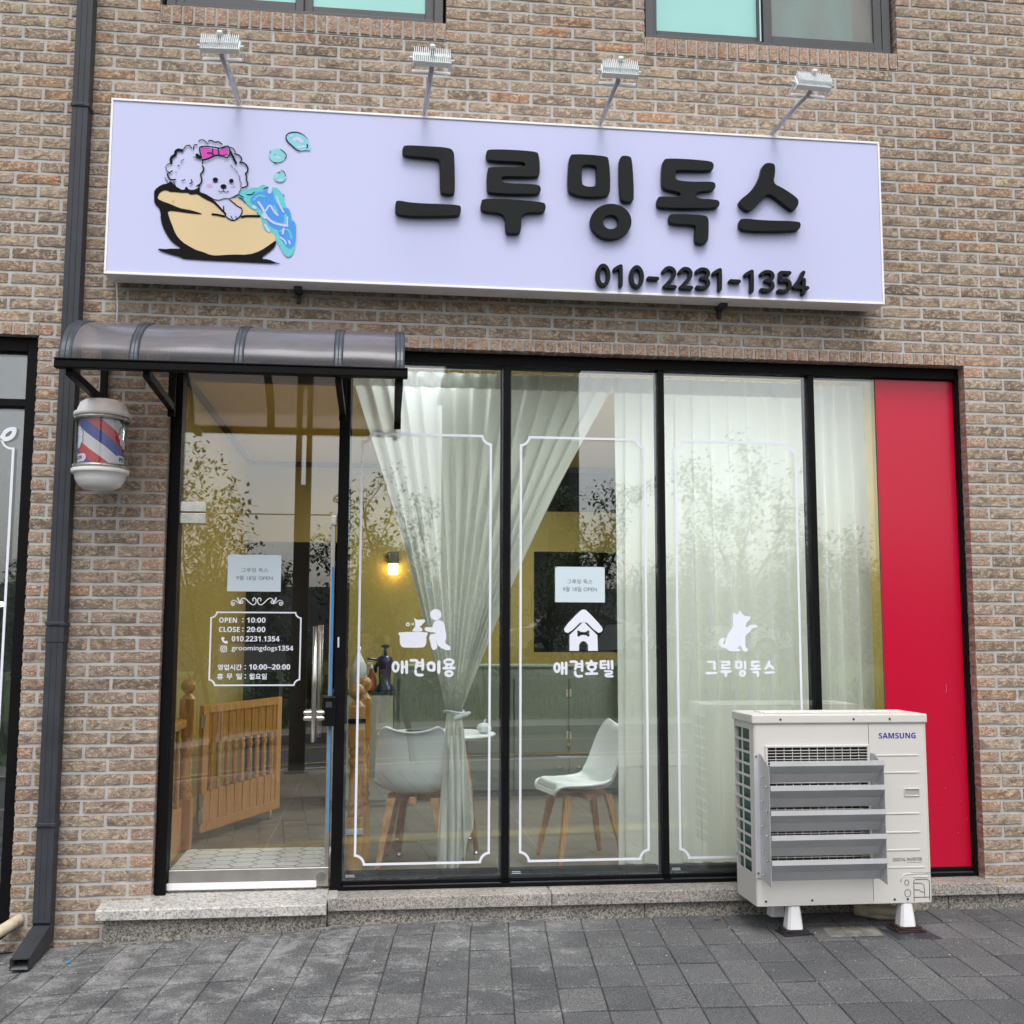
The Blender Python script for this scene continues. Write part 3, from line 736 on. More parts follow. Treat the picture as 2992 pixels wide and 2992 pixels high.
# the five painted syllables of the shop's name, traced once: used as raised letters and as window vinyl
LET = [
 [[(342, 832), (352, 818), (470, 824), (600, 832), (630, 852), (634, 900), (637, 1080), (628, 1096), (565, 1094), (551, 1078), (552, 912), (536, 892), (350, 880), (337, 858)],
  [(300, 1142), (312, 1129), (400, 1146), (660, 1154), (672, 1170), (668, 1205), (650, 1219), (400, 1222), (310, 1211), (297, 1190)]],
 [[(812, 858), (828, 839), (1090, 852), (1113, 872), (1117, 980), (1103, 1000), (905, 994), (900, 1004), (902, 1034), (1105, 1038), (1124, 1060), (1116, 1090), (1085, 1097), (832, 1092), (816, 1072), (818, 958), (832, 939), (1028, 944), (1033, 928), (1027, 914), (828, 908), (812, 888)],
  [(782, 1150), (794, 1114), (1132, 1137), (1151, 1158), (1146, 1188), (1130, 1199), (1012, 1199), (1010, 1302), (998, 1318), (932, 1318), (921, 1302), (922, 1204), (800, 1194), (782, 1180)]],
 [[(1284, 882), (1300, 867), (1488, 879), (1508, 898), (1516, 1086), (1492, 1108), (1390, 1114), (1292, 1096), (1272, 1062), (1278, 930)],
  [(1353, 945), (1365, 929), (1425, 932), (1436, 946), (1436, 1042), (1420, 1054), (1370, 1052), (1351, 1034)],
  [(1562, 905), (1578, 877), (1622, 880), (1638, 900), (1649, 1118), (1636, 1140), (1590, 1140), (1568, 1122)],
  ell(1517, 1250, 117, 101), ell(1516, 1253, 43, 40)],
 [], []]
c6 = lambda x, y: ((1870+x*.2588-1000)*1.932, (430+y*.2588)*1.932)
LET[3] = [[c6(*q) for q in l] for l in (
 [(262, 150), (300, 124), (560, 134), (800, 156), (832, 186), (834, 225), (810, 270), (420, 256), (402, 272), (400, 345), (420, 374), (600, 390), (830, 386), (855, 420), (852, 460), (825, 488), (632, 506), (632, 580), (870, 588), (902, 620), (896, 662), (866, 686), (560, 692), (220, 684), (192, 650), (196, 580), (222, 550), (450, 566), (466, 510), (280, 478), (246, 430), (250, 240)],
 [(328, 775), (350, 748), (720, 762), (768, 790), (778, 850), (774, 1050), (740, 1088), (660, 1092), (616, 1060), (632, 900), (618, 878), (350, 864), (328, 830)])]
LET[4] = [[c6(*q) for q in l] for l in (
 [(1380, 215), (1420, 178), (1490, 176), (1528, 200), (1526, 300), (1502, 408), (1620, 462), (1770, 566), (1797, 610), (1775, 680), (1730, 718), (1690, 700), (1560, 596), (1448, 514), (1360, 615), (1250, 725), (1180, 705), (1116, 640), (1130, 592), (1230, 520), (1320, 405), (1366, 300)],
 [(1122, 840), (1146, 800), (1400, 826), (1790, 834), (1820, 866), (1806, 920), (1770, 942), (1400, 952), (1160, 938), (1122, 900)])]
def syl(i): return [smooth_loop(l, 2) for l in LET[i]]
bb = pbox(c7, 360, 1388, 1010, 1558, DY); X0, X1 = 297, c6(1822, 0)[0]; Y0_, Y1_ = 818, 1351
for i in range(5):
    ls = [[(bb[0]+(q[0]-X0)/(X1-X0)*(bb[2]-bb[0]), bb[3]-(q[1]-(818+(q[0]-X0)*.052))/(Y1_-818)*(bb[3]-bb[1])) for q in l] for l in syl(i)]
    me = flat_to_wall(fill_mesh(ls, .0012), DY); mesh_name(me, 'window_lettering', M['vinyl']); link('window_lettering', me, FRONT)

# glass maker's little etched stamps in the lower corners
for a, b in PANES[:3]:
    q = MB(); [q.box(a+.02+i*.002, a+.075-i*.004, DY-.0008, DY+.0002, .166+i*.009, .169+i*.009) for i in range(2)]; q.build('etched_stamp', M['paper'], FRONT)

# ------------------------------------------------------------------ the glass door
dr = MB(); dr.box(-1.157, -.253, GY+.004, GY+.026, 2.250, 3.1715)
DOOR = MB().box(-1.146, -.289, GY, GY+.012, .226, 2.243).build('door', M['door_glass'], BLD, label='frameless glass shop door with opening hours in white vinyl')
dr.build('transom_pane', M['door_glass'], DOOR)
r_ = MB(); r_.bbox(-1.150, -.262, GY-.012, GY+.026, .122, .226, .003); r_.build('bottom_rail', M['steel_brushed'], DOOR)
MB().bbox(-1.158, -.330, GY-.019, GY-.0125, .118, .156, .002).build('door_sweep', M['white_metal'], DOOR)
MB().bbox(-.2885, -.264, GY-.006, GY+.022, .227, 2.19, .002).build('edge_channel', M['steel_brushed'], DOOR)
tp = MB(); tp.box(-.280, -.267, GY-.0085, GY-.0065, .42, 1.94); tp.build('blue_tape', M['blue_tape'], DOOR)
hg = MB(); hg.bbox(-1.178, -1.010, GY-.022, GY+.04, 2.2485, 2.312, .006); hg.bbox(-1.168, -1.010, GY-.022, GY+.04, 2.180, 2.2455, .006); hg.build('hinge_patch', M['steel'], DOOR)
hp = MB(); hp.bbox(-.292, -.256, GY-.02, GY+.034, 2.186, 2.245, .003); hp.bbox(-.284, -.262, GY-.026, GY-.0205, 2.196, 2.235, .002); hp.build('corner_patch', M['steel'], DOOR)
fp = MB(); fp.add(*(lambda n=24: ([(-.305+.026*cos(2*pi*i/n), y, .178+.026*sin(2*pi*i/n)) for y in (GY-.0125, GY-.028) for i in range(n)]+[(-.305, GY-.028, .178)], [(i, (i+1) % n, n+(i+1) % n, n+i) for i in range(n)]+[(n+i, n+(i+1) % n, 2*n) for i in range(n)]))()); fp.build('floor_lock', M['steel'], DOOR)
hd = MB(); hd.tube([(-.362, .035, .935), (-.362, .035, 1.592)], .0155, 20); HAND = hd.build('pull_handle', M['steel'], DOOR)
MB().tube([(-.340, .165, .95), (-.340, .165, 1.60)], .016, 16).build('inside_handle', M['steel_brushed'], DOOR)
hb = MB()
for zc in (1.098, 1.066): hb.bbox(-.425, -.30, .050, .075, zc-.013, zc+.013, .011, 4)
hb.tube([(-.362, .05, 1.083), (-.362, GY, 1.083)], .012, 12); hb.build('handle_bracket', M['steel'], DOOR)
LK = MB().bbox(-.318, -.240, .055, .112, 1.020, 1.193, .008, 3).build('digital_lock', simple('gloss_black', (.006, .006, .007), .12, 0, .1, 4), DOOR)
MB().bbox(-.298, -.262, .052, .0552, 1.128, 1.160, .001).build('keypad', M['dark_grey'], DOOR)
MB().bbox(-.238, -.228, .068, .0755, 1.47, 1.53, .002).build('closer_tag', M['paper'], DOOR)
c8 = scaled(600, 1600, .21739)
b_ = pbox(c8, 54, 862, 1285, 1860, DY)
me = flat_to_wall(fill_mesh(notch_ring(b_[0], b_[1], b_[2], b_[3], .032, .0085), .0012), DY); mesh_name(me, 'vinyl_border', M['vinyl']); link('vinyl_border', me, DOOR)
HRS = [('OPEN', 185, 940, 425, 1010), (':', 495, 950, 516, 1004), ('10:00', 556, 940, 810, 1010), ('CLOSE', 182, 1064, 462, 1136), (':', 495, 1074, 516, 1128), ('20:00', 556, 1064, 806, 1136),
       ('010.2231.1354', 355, 1190, 996, 1262), ('groomingdogs', 352, 1315, 966, 1402), ('1354', 974, 1318, 1182, 1386), ('영업시간', 165, 1568, 490, 1648), (':', 527, 1580, 545, 1636), ('10:00~20:00', 586, 1568, 1140, 1640),
       ('휴', 156, 1692, 238, 1772), ('무', 284, 1692, 364, 1772), ('일', 412, 1692, 490, 1772), (':', 527, 1702, 545, 1760), ('월요일', 588, 1692, 825, 1772)]
for t, a, b, c, d in HRS:
    fit_text('hours_lettering', heavy(t) if t[0] != 'g' else t, pbox(c8, a, b, c, d, DY), DY, M['vinyl'], DOOR, bold=.022 if ord(t[0]) > 1000 else .006 if t[0] == 'g' else .004)
join_shapes('phone_icon', [stroke([(226, 1215), (236, 1250), (262, 1276), (292, 1276)], 26, 2), ell(236, 1218, 22, 17), ell(280, 1270, 22, 17)], DY, .0012, M['vinyl'], DOOR, c8)
def rrect(x0, y0, x1, y1, r): return [q for cx, cy, a in ((x1-r, y0+r, -pi/2), (x1-r, y1-r, 0), (x0+r, y1-r, pi/2), (x0+r, y0+r, pi)) for q in [(cx+r*cos(a+pi/2*i/5), cy+r*sin(a+pi/2*i/5)) for i in range(6)]]
for ls in ([rrect(203, 1318, 291, 1406, 26), rrect(214, 1329, 280, 1395, 18)], [ell(247, 1362, 23, 23), ell(247, 1362, 13, 13)], [ell(269, 1340, 5, 5)]):
    me = flat_to_wall(fill_mesh([[W(*c8(*q), DY) for q in l] for l in ls], .0012), DY); mesh_name(me, 'camera_icon', M['vinyl']); link('camera_icon', me, DOOR)
cur = [[(372, 762), (360, 748), (378, 732), (396, 750), (382, 778), (354, 774), (342, 744), (360, 712), (392, 704), (430, 735), (468, 756), (502, 746), (506, 724), (492, 712), (480, 724)], [(474, 752), (470, 706), (500, 678), (540, 684), (590, 738), (640, 776), (678, 752), (686, 702), (664, 672), (634, 688), (642, 716)], [(436, 676), (446, 712), (470, 742)]]
ws = (11, 13, 20)
join_shapes('scroll_ornament', [stroke(c, w) for c, w in zip(cur, ws)]+[stroke([(1386-x, y) for x, y in c], w) for c, w in zip(cur, ws)], DY, .0012, M['vinyl'], DOOR, c8)
# notices taped to the glass
def notice(fn, box, l1, l2, label):
    b = pbox(fn, *box, GY-.002); cx = (b[0]+b[2])/2
    t = thing('paper_notice', (cx, GY-.002, b[1]), label, 'notice', 'printed opening notices on the glass')
    MB().box(b[0], b[2], GY-.0024, GY-.0006, b[1], b[3]).build('sheet', M['paper'], t)
    fit_text('print', '그루밍 독스', pbox(fn, *l1, GY-.003), GY-.003, M['paper_ink'], t, bold=0); fit_text('print', '9월 18일 OPEN', pbox(fn, *l2, GY-.003), GY-.003, M['paper_ink'], t, bold=0)
    [MB().box(x-.012, x+.012, GY-.0031, GY-.0026, b[3]-.008, b[3]+.008).build('tape', M['clear'], t) for x in (b[0], b[2])]
notice(c8, (300, 97, 1018, 590), (482, 274, 845, 333), (415, 378, 905, 438), 'pale paper opening notice on the glass door above the scroll ornament')
notice(z5, (1202, 1268, 1482, 1468), (1270, 1338, 1412, 1364), (1245, 1380, 1437, 1407), 'pale paper opening notice on the window pane above the kennel drawing')

# ------------------------------------------------------------------ neighbouring shop's window at the left end
nb = MB(); nb.bbox(-2.035, -1.967, .05, .17, -.01, 3.238, .003); nb.bbox(BX0, -2.035, .05, .17, 3.16, 3.238, .003); nb.bbox(BX0, -2.035, .055, .17, 2.838, 2.882, .003); nb.bbox(BX0, -2.035, .05, .17, -.01, .055, .003)
NB = nb.build('shop_window', M['black'], BLD, label='neighbouring shop window with a white leaf line drawing on dark glass')
MB().box(BX0, -2.036, .10, .124, .056, 2.837).build('pane', M['glass'], NB); MB().box(BX0, -2.036, .10, .124, 2.883, 3.159).build('pane', M['glass'], NB)
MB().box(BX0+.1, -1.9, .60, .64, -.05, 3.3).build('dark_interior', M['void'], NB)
cN = scaled(0, 1200, .20704); NY = .0985
leaf = [W(*cN(*q), NY) for q in smooth_loop([(-25, 395), (10, 350), (60, 265), (150, 228), (236, 232), (232, 320), (190, 390), (110, 430), (70, 432), (40, 430)], 1)]
leafh = [W(*cN(*q), NY) for q in smooth_loop([(66, 372), (96, 315), (140, 288), (176, 284), (160, 330), (120, 364)], 1)]
me = flat_to_wall(fill_mesh([leaf, leafh], .0012), NY); mesh_name(me, 'leaf_drawing', M['vinyl']); link('leaf_drawing', me, NB)
ln = [W(*cN(*q), NY) for q in [(-40, 385), (20, 410), (60, 490), (120, 530), (188, 536)]]; x_ = ln[-1][0]
join_shapes('line_drawing', [stroke(ln, .012), [(x_-.007, ln[-1][1]+.006), (x_-.007, .20), (x_+.007, .20), (x_+.007, ln[-1][1]+.006)], stroke([(BX0+.3, ln[0][1]), (-2.17, ln[0][1]+.002)], .012)], NY, .0012, M['vinyl'], NB)
MB().lathe([(.026*sin(pi*i/10)+.0001, 1.712+.016*cos(pi*i/10)) for i in range(11)], -2.16, .20, 20).build('round_lamp', emit('round_lamp', (1, 1, .95), 2.5), NB)
# ------------------------------------------------------------------ the big shop sign
SY = -.205
SG = thing('shop_sign', (.73, -.12, 3.56), 'long lavender shop sign with raised black Korean letters and a puppy in a tub', 'sign')
MB().box(-1.555, 3.020, SY+.003, -.055, 3.570, 4.578).build('panel', M['sign'], SG)
rm = MB(); rm.bbox(-1.568, 3.033, SY-.004, -.05, 3.556, 3.5695, .002); rm.bbox(-1.568, 3.033, SY-.004, -.05, 4.5785, 4.592, .002); rm.bbox(-1.568, -1.5555, SY-.004, -.05, 3.5695, 4.5785, .002); rm.bbox(3.0205, 3.033, SY-.004, -.05, 3.5695, 4.5785, .002)
rm.build('sign_frame', M['white_metal'], SG)
for x in (-.50, 2.05):
    br = MB(); br.box(x-.022, x+.022, -.12, -.01, 3.535, 3.5555); br.box(x-.010, x+.010, -.03, -.001, 3.485, 3.536)
    br.build('bracket', M['dark_grey'], SG)
fz = lambda x, y: z2(x, y)
for i in range(5):
    me = flat_to_wall(fill_mesh([[W(*fz(*q), SY-.038) for q in l] for l in syl(i)], .036, .0022, 1), SY-.0195)
    mesh_name(me, 'syllable', M['letter']); link('syllable', me, SG)
ph = scaled(1700, 730, .37267)
def digit(strokes, rings=(), w=30):
    bm = bmesh.new(); k_ = 0
    for ls in [[stroke(l, w, 2)] for l in strokes]+[list(r) for r in rings]:
        m = fill_mesh([[W(*ph(*q), SY-.032) for q in l] for l in ls], .030, .003, 1); m.transform(Matrix.Translation((0, 0, .0002*k_))); bm.from_mesh(m); k_ += 1
    me = bpy.data.meshes.new('digit'); bm.to_mesh(me); bm.free(); flat_to_wall(me, SY-.0165); mesh_name(me, 'digit', M['letter']); link('digit', me, SG)
def zero(cx, cy): return [smooth_loop(ell(cx, cy, 58, 92, 20), 1), smooth_loop(ell(cx, cy+2, 25, 60, 20), 1)]
def one(x, y): digit([[(x+8, y+42), (x+38, y+22), (x+56, y+16)], [(x+56, y+12), (x+58, y+100), (x+56, y+168)]])
def two(x, y): digit([[(x+12, y+44), (x+36, y+16), (x+72, y+14), (x+100, y+42), (x+92, y+84), (x+50, y+130), (x+24, y+160)], [(x+20, y+160), (x+104, y+164)]])
def three(x, y): digit([[(x+10, y+34), (x+40, y+14), (x+84, y+18), (x+102, y+46), (x+88, y+76), (x+56, y+84)], [(x+44, y+84), (x+86, y+92), (x+102, y+124), (x+86, y+156), (x+44, y+164), (x+12, y+154)]])
def five(x, y): digit([[(x+96, y+16), (x+24, y+14)], [(x+28, y+16), (x+22, y+80)], [(x+24, y+78), (x+72, y+70), (x+100, y+98), (x+92, y+142), (x+52, y+164), (x+10, y+156)]])
def four(x, y): digit([[(x+88, y+8), (x+60, y+70), (x+16, y+124)], [(x+16, y+126), (x+120, y+132)], [(x+92, y+66), (x+90, y+120), (x+86, y+178)]])
def dash(x, y): digit([[(x+14, y), (x+86, y+4)]], w=28)
digit([], [zero(168, 198)]); one(250, 112); digit([], [zero(431, 210)]); dash(510, 220); two(630, 126); two(758, 132); three(894, 136); one(1028, 142); dash(1152, 242); one(1278, 154); three(1400, 156); five(1536, 164); four(1652, 166)
cD = scaled(430, 370, .2588)
def art(name, polys, layer, m):
    for i, p in enumerate([[q] for q in polys] if name in ('bubble', 'highlight', 'water_stroke', 'cheek', 'bow', 'puppy_fill') else [polys]):
        join_shapes(name, p, SY-.0002-.0009*layer-.00006*i, .0012, M[m], SG, cD)
P2 = lambda l: smooth_loop(l, 2)
art('tub_colour', [P2([(110, 800), (125, 755), (165, 718), (215, 710), (300, 730), (400, 738), (480, 760), (570, 750), (640, 770), (700, 805), (760, 845), (850, 830), (985, 800), (1060, 840), (1130, 900), (1250, 980), (1290, 1040), (1310, 1150), (1380, 1185), (1440, 1210), (1458, 1260), (1435, 1310), (1330, 1395), (1150, 1455), (950, 1448), (780, 1462), (690, 1450), (560, 1400), (500, 1375), (380, 1305), (300, 1210), (260, 1080), (215, 945), (150, 840)])], 1, 'tan')
art('water', [P2([(1010, 790), (1060, 720), (1100, 705), (1140, 715), (1170, 685), (1260, 690), (1300, 648), (1350, 670), (1420, 685), (1470, 690), (1530, 760), (1555, 850), (1570, 910), (1620, 960), (1640, 1050), (1680, 1090), (1682, 1300), (1650, 1440), (1600, 1480), (1545, 1450), (1495, 1350), (1460, 1290), (1440, 1220), (1390, 1178), (1340, 1195), (1300, 1130), (1290, 1040), (1240, 970), (1130, 890), (1110, 840)])], 2, 'teal')
art('water_stroke', [P2([(1165, 800), (1240, 738), (1320, 732), (1390, 676), (1425, 740), (1440, 830), (1480, 885), (1530, 925), (1600, 915), (1625, 1000), (1615, 1055), (1678, 1080), (1682, 1200), (1672, 1330), (1610, 1390), (1555, 1340), (1490, 1230), (1480, 1160), (1410, 1145), (1350, 1080), (1350, 990), (1280, 945), (1225, 880), (1165, 860)])], 3, 'blue')
art('water_stroke', [stroke([(1430, 900), (1455, 945), (1470, 1000)], 26), stroke([(1560, 1000), (1570, 1060), (1545, 1110)], 34), stroke([(1500, 1180), (1600, 1150), (1630, 1260)], 22), stroke([(1200, 830), (1260, 770), (1330, 790)], 20)], 4, 'teal')
art('highlight', [stroke([(1255, 850), (1310, 930), (1345, 1020), (1420, 1085), (1530, 1115), (1585, 1120)], 26), stroke([(1340, 950), (1385, 870), (1430, 960), (1475, 1000)], 20), stroke([(1380, 740), (1392, 695)], 44), stroke([(1460, 790), (1500, 900), (1540, 965)], 18), stroke([(1500, 1248), (1560, 1290), (1565, 1325)], 18), stroke([(1600, 1290), (1612, 1322)], 20), stroke([(1200, 905), (1222, 918)], 34), stroke([(1330, 1110), (1375, 1180)], 26), stroke([(1310, 1000), (1330, 1030)], 36), stroke([(1540, 1150), (1530, 1210)], 22), stroke([(1585, 1020), (1580, 1110)], 16)], 5, 'sign')
art('bubble', [P2([(1568, 120), (1600, 80), (1660, 58), (1720, 70), (1780, 110), (1820, 165), (1845, 230), (1838, 278), (1800, 262), (1740, 275), (1700, 262), (1640, 215), (1590, 170)]), ell(1472, 325, 96, 80), ell(1500, 566, 70, 64)], 2, 'pale_teal')
art('highlight', [stroke([(1660, 150), (1700, 130), (1750, 170)], 40), stroke([(1700, 235), (1770, 225)], 22), stroke([(1610, 110), (1640, 100)], 20), stroke([(1450, 335), (1500, 362)], 26), stroke([(1455, 565), (1475, 545)], 22), stroke([(1495, 605), (1520, 600)], 24)], 3, 'sign')
art('bubble_outline', [stroke(l, w, 2, True) for l, w in (([(1820, 145), (1760, 85), (1690, 60), (1610, 65), (1560, 105), (1580, 165), (1640, 215), (1700, 270), (1730, 280)], 12), ([(1800, 195), (1815, 215), (1800, 245)], 12), ([(1500, 250), (1545, 285), (1580, 320), (1550, 365)], 8), ([(1390, 270), (1388, 300)], 8), ([(1425, 400), (1445, 415), (1475, 412)], 8), ([(1505, 490), (1550, 510), (1565, 560)], 8), ([(1475, 515), (1492, 530), (1500, 510)], 14), ([(1310, 705), (1340, 690), (1375, 688)], 8), ([(1120, 765), (1180, 770), (1215, 735)], 10), ([(1530, 760), (1550, 790)], 8), ([(1030, 765), (1090, 800)], 10), ([(1035, 795), (1085, 820)], 10), ([(1080, 830), (1112, 858)], 8), ([(1245, 970), (1250, 990)], 10), ([(1440, 310), (1450, 320)], 8))], 4, 'ink')
art('puppy_fill', [P2([(740, 850), (930, 818), (1000, 870), (1070, 915), (1078, 970), (1050, 1020), (1010, 1050), (965, 1062), (920, 1045), (885, 1010), (860, 960)]), P2([(600, 735), (700, 780), (760, 828), (900, 825), (1035, 770), (1060, 700), (900, 640), (700, 640)])], 2, 'sign')
art('cheek', [ell(705, 667, 36, 21), ell(970, 677, 28, 17)], 3, 'mauve')
art('bow', [[(602, 233), (700, 240), (738, 262), (732, 330), (690, 350), (632, 368), (618, 300)], [(748, 252), (792, 258), (803, 312), (752, 318)], [(812, 265), (870, 235), (914, 230), (910, 318), (880, 312), (855, 322), (818, 318)]], 3, 'magenta')
art('tub_outline', [smooth_loop([(80, 715), (160, 655), (240, 640), (265, 605), (330, 690), (420, 722), (440, 665), (470, 715), (540, 712), (600, 680), (590, 735), (640, 758), (680, 768), (712, 800), (765, 842), (822, 900), (870, 958), (893, 975), (893, 1004), (850, 962), (790, 902), (740, 857), (650, 817), (560, 757), (520, 766), (480, 766), (468, 745), (390, 747), (300, 735), (268, 739), (213, 715), (160, 728), (125, 768), (115, 815), (180, 845), (260, 872), (370, 922), (470, 938), (560, 962), (622, 983), (600, 990), (480, 978), (360, 960), (226, 945), (247, 1020), (282, 1110), (322, 1215), (392, 1300), (512, 1372), (562, 1396), (650, 1421), (700, 1446), (780, 1457), (950, 1443), (1150, 1447), (1280, 1402), (1400, 1322), (1448, 1285), (1461, 1312), (1420, 1382), (1270, 1490), (1380, 1500), (1440, 1530), (1520, 1550), (1400, 1542), (410, 1496), (380, 1470), (230, 1432), (120, 1390), (130, 1376), (210, 1384), (270, 1376), (402, 1380), (290, 1312), (218, 1220), (168, 1110), (150, 1020), (155, 1000), (140, 920), (80, 866), (78, 780)], 1)], 4, 'ink')
art('puppy_outline', [stroke(l, w) for l, w in (([(735, 988), (800, 995), (872, 1012)], 22), ([(1065, 1020), (1110, 1008), (1270, 1010)], 24), ([(862, 900), (866, 960), (890, 1018), (930, 1045), (965, 1062), (1010, 1047), (1050, 1012), (1076, 962), (1066, 916), (1030, 906), (985, 868), (930, 825)], 12), ([(755, 855), (800, 900), (862, 965)], 14), ([(945, 1010), (965, 1045)], 8), ([(1000, 1010), (1010, 1040)], 8),
 ([(262, 530), (215, 492), (206, 452), (235, 420), (278, 415)], 8), ([(272, 402), (266, 362), (292, 330), (322, 318), (318, 282), (348, 258), (398, 270)], 30), ([(410, 255), (440, 215), (480, 206), (502, 242)], 11), ([(520, 252), (530, 202), (566, 206)], 11), ([(580, 167), (602, 148), (642, 150), (686, 197)], 10), ([(690, 167), (722, 150), (770, 182), (802, 165), (846, 200)], 13),
 ([(940, 235), (975, 245), (995, 290)], 10), ([(985, 305), (1040, 320), (1070, 360), (1058, 392)], 14), ([(1045, 402), (1100, 410), (1140, 460), (1136, 510), (1108, 532)], 16), ([(1110, 535), (1130, 570), (1114, 605), (1142, 640), (1122, 680), (1070, 692)], 14),
 ([(625, 445), (646, 482), (612, 530), (600, 542), (622, 600), (602, 650), (560, 672)], 16), ([(602, 640), (578, 700)], 14), ([(230, 530), (232, 560), (268, 605), (320, 598)], 16), ([(240, 525), (285, 498)], 12), ([(300, 620), (322, 682), (366, 705)], 10), ([(383, 410), (386, 382), (415, 372)], 7), ([(345, 445), (365, 438)], 10), ([(390, 612), (428, 598)], 10), ([(480, 645), (512, 632), (498, 598)], 12), ([(200, 575), (236, 636)], 8), ([(322, 512), (330, 518)], 8),
 ([(940, 432), (970, 466)], 6), ([(980, 472), (1026, 526)], 6), ([(1030, 545), (1052, 580), (1040, 605), (1066, 640), (1055, 680), (1062, 710), (1036, 740), (1036, 765), (1000, 775), (965, 800), (920, 817), (870, 808), (820, 832), (760, 826), (715, 800)], 7),
 ([(942, 285), (1005, 415)], 24), ([(624, 372), (624, 418)], 12), ([(560, 320), (600, 352)], 34), ([(525, 342), (580, 352)], 9), ([(622, 380), (700, 365), (760, 328), (840, 322), (900, 362), (932, 322), (936, 240), (905, 215), (830, 247), (790, 240), (700, 226), (596, 224), (588, 260), (616, 352)], 14), ([(738, 250), (745, 325)], 12), ([(800, 248), (812, 320)], 12), ([(680, 295), (730, 298)], 9),
 ([(808, 725), (835, 742), (862, 727), (862, 690)], 6), ([(862, 727), (890, 742), (922, 730)], 6), ([(290, 842), (300, 850)], 5))], 5, 'ink')
art('puppy_face', [ell(770, 600, 30, 26), ell(950, 612, 25, 23), ell(862, 675, 34, 26)], 6, 'ink')

# ------------------------------------------------------------------ four flood lamps reaching out over the sign
def flood_lamp(label):
    t = thing('flood_lamp', (0, -.13, 4.592), label, 'lamp', 'flood lamps along the top of the sign')
    b = MB(); b.lathe([(.0, 4.632), (.030, 4.628), (.045, 4.612), (.05, 4.594), (.05, 4.5925)], .02, -.10, 20); b.bbox(-.05, .05, -.17, -.06, 4.5925, 4.600, .002); b.build('mount', M['white_metal'], t)
    MB().tube([(0, -.14, 4.606), (0, -.40, 4.620), (0, -.715, 4.622)], .0125, 14).build('arm', M['arm'], t)
    MB().tube([(.014, -.115, 4.612), (.016, -.40, 4.634), (.015, -.68, 4.640), (.010, -.735, 4.672), (.004, -.745, 4.705)], .0035, 6).build('cable', M['alu'], t)
    # head tilted so that the lens looks back at the sign and the fins face the street and the sky
    bm = bmesh.new(); R_ = Matrix.Translation((0, -.745, 4.655)) @ Matrix.Rotation(radians(-30), 4, 'X')
    def put(mb, name, m):
        mb.v = [(p[0], p[1], p[2]*.74) for p in mb.v]; o_ = mb.build(name, m, t); o_.data.transform(R_); return o_
    h = MB(); h.bbox(-.103, .103, -.012, .020, -.055, .055, .004)
    put(h, 'lamp_body', M['lamp_white'])
    fn = MB()
    for i in range(19):
        x = -.096+.192*i/18
        fn.add([(x-.0018, -.012, -.05), (x+.0018, -.012, -.05), (x+.0010, -.040, -.044), (x-.0010, -.040, -.044), (x-.0018, -.012, .052), (x+.0018, -.012, .052), (x+.0010, -.044, .058), (x-.0010, -.044, .058)], [(0, 1, 2, 3), (7, 6, 5, 4), (0, 4, 5, 1), (1, 5, 6, 2), (2, 6, 7, 3), (3, 7, 4, 0)])
    put(fn, 'cooling_fins', M['lamp_white'])
    le = MB(); le.box(-.092, .092, .0205, .024, -.046, .046); put(le, 'lens', M['clear'])
    gl = MB(); gl.lathe([(0, -.068), (.014, -.066), (.016, -.05), (.011, -.04), (.011, -.012)], 0, 0, 12); gl.v = [(x, z_, y_+.045) for x, y_, z_ in gl.v]; put(gl, 'cable_gland', M['lamp_white'])
    bk = MB(); bk.bbox(-.110, -.106, -.004, .075, -.012, .012, .001); bk.bbox(.106, .110, -.004, .075, -.012, .012, .001); bk.bbox(-.110, .110, .0755, .079, -.018, .018, .001)
    for x in (-.115, .115): bk.tube([(x-.008, 0, 0), (x+.008, 0, 0)], .008, 8)
    put(bk, 'yoke', M['white_metal'])
    return t
fl_lab = ['white finned flood lamp over the cartoon puppy, by the black downpipe', 'white finned flood lamp over the first raised syllable of the sign', 'white finned flood lamp over the round middle syllable of the sign', 'white finned flood lamp over the last syllable, below the big upstairs window']
fl0 = flood_lamp(fl_lab[0]); fls = [fl0]+[copy_tree(fl0) for _ in range(3)]
for o, x, lb, rz in zip(fls, (-.855, .215, 1.275, 2.345), fl_lab, (-3, 2, 0, 4)):
    o.location.x = x; o['label'] = lb; o.rotation_euler.z = radians(rz)

# ------------------------------------------------------------------ entrance canopy of smoky polycarbonate
mp, np_, bp = mat('smoky_polycarbonate'); op = np_.nodes['Material Output']; np_.nodes.remove(bp)
lw = nd(np_, 'LayerWeight', Blend=.5); fc = math_(np_, 'MULTIPLY_ADD', math_(np_, 'POWER', lw.outputs['Facing'], 4.0), .55, .035)
sheet_diff = nd(np_, 'BsdfDiffuse'); sheet_diff.inputs[0].default_value = (.25, .24, .265, 1); tr = nd(np_, 'BsdfTransparent'); tr.inputs[0].default_value = (.42, .34, .30, 1)
gs = nd(np_, 'BsdfGlossy', Roughness=.16); gs.inputs[0].default_value = (.92, .93, 1, 1)
tz_ = nd(np_, 'TexCoord'); sz_ = nd(np_, 'SeparateXYZ'); np_.links.new(tz_.outputs['Object'], sz_.inputs[0]); zr = nd(np_, 'MapRange'); zr.inputs[1].default_value = 2.985; zr.inputs[2].default_value = 3.03; zr.inputs[3].default_value = .15; zr.inputs[4].default_value = 1.0; np_.links.new(sz_.outputs[2], zr.inputs[0])  # diffuse share of the sheet drops towards the front rail
stx = noise(np_, coords(np_, (2, 1, 9)), 5, 5, .7); dm = math_(np_, 'MULTIPLY', math_(np_, 'MULTIPLY_ADD', stx, .30, .36), zr.outputs[0])
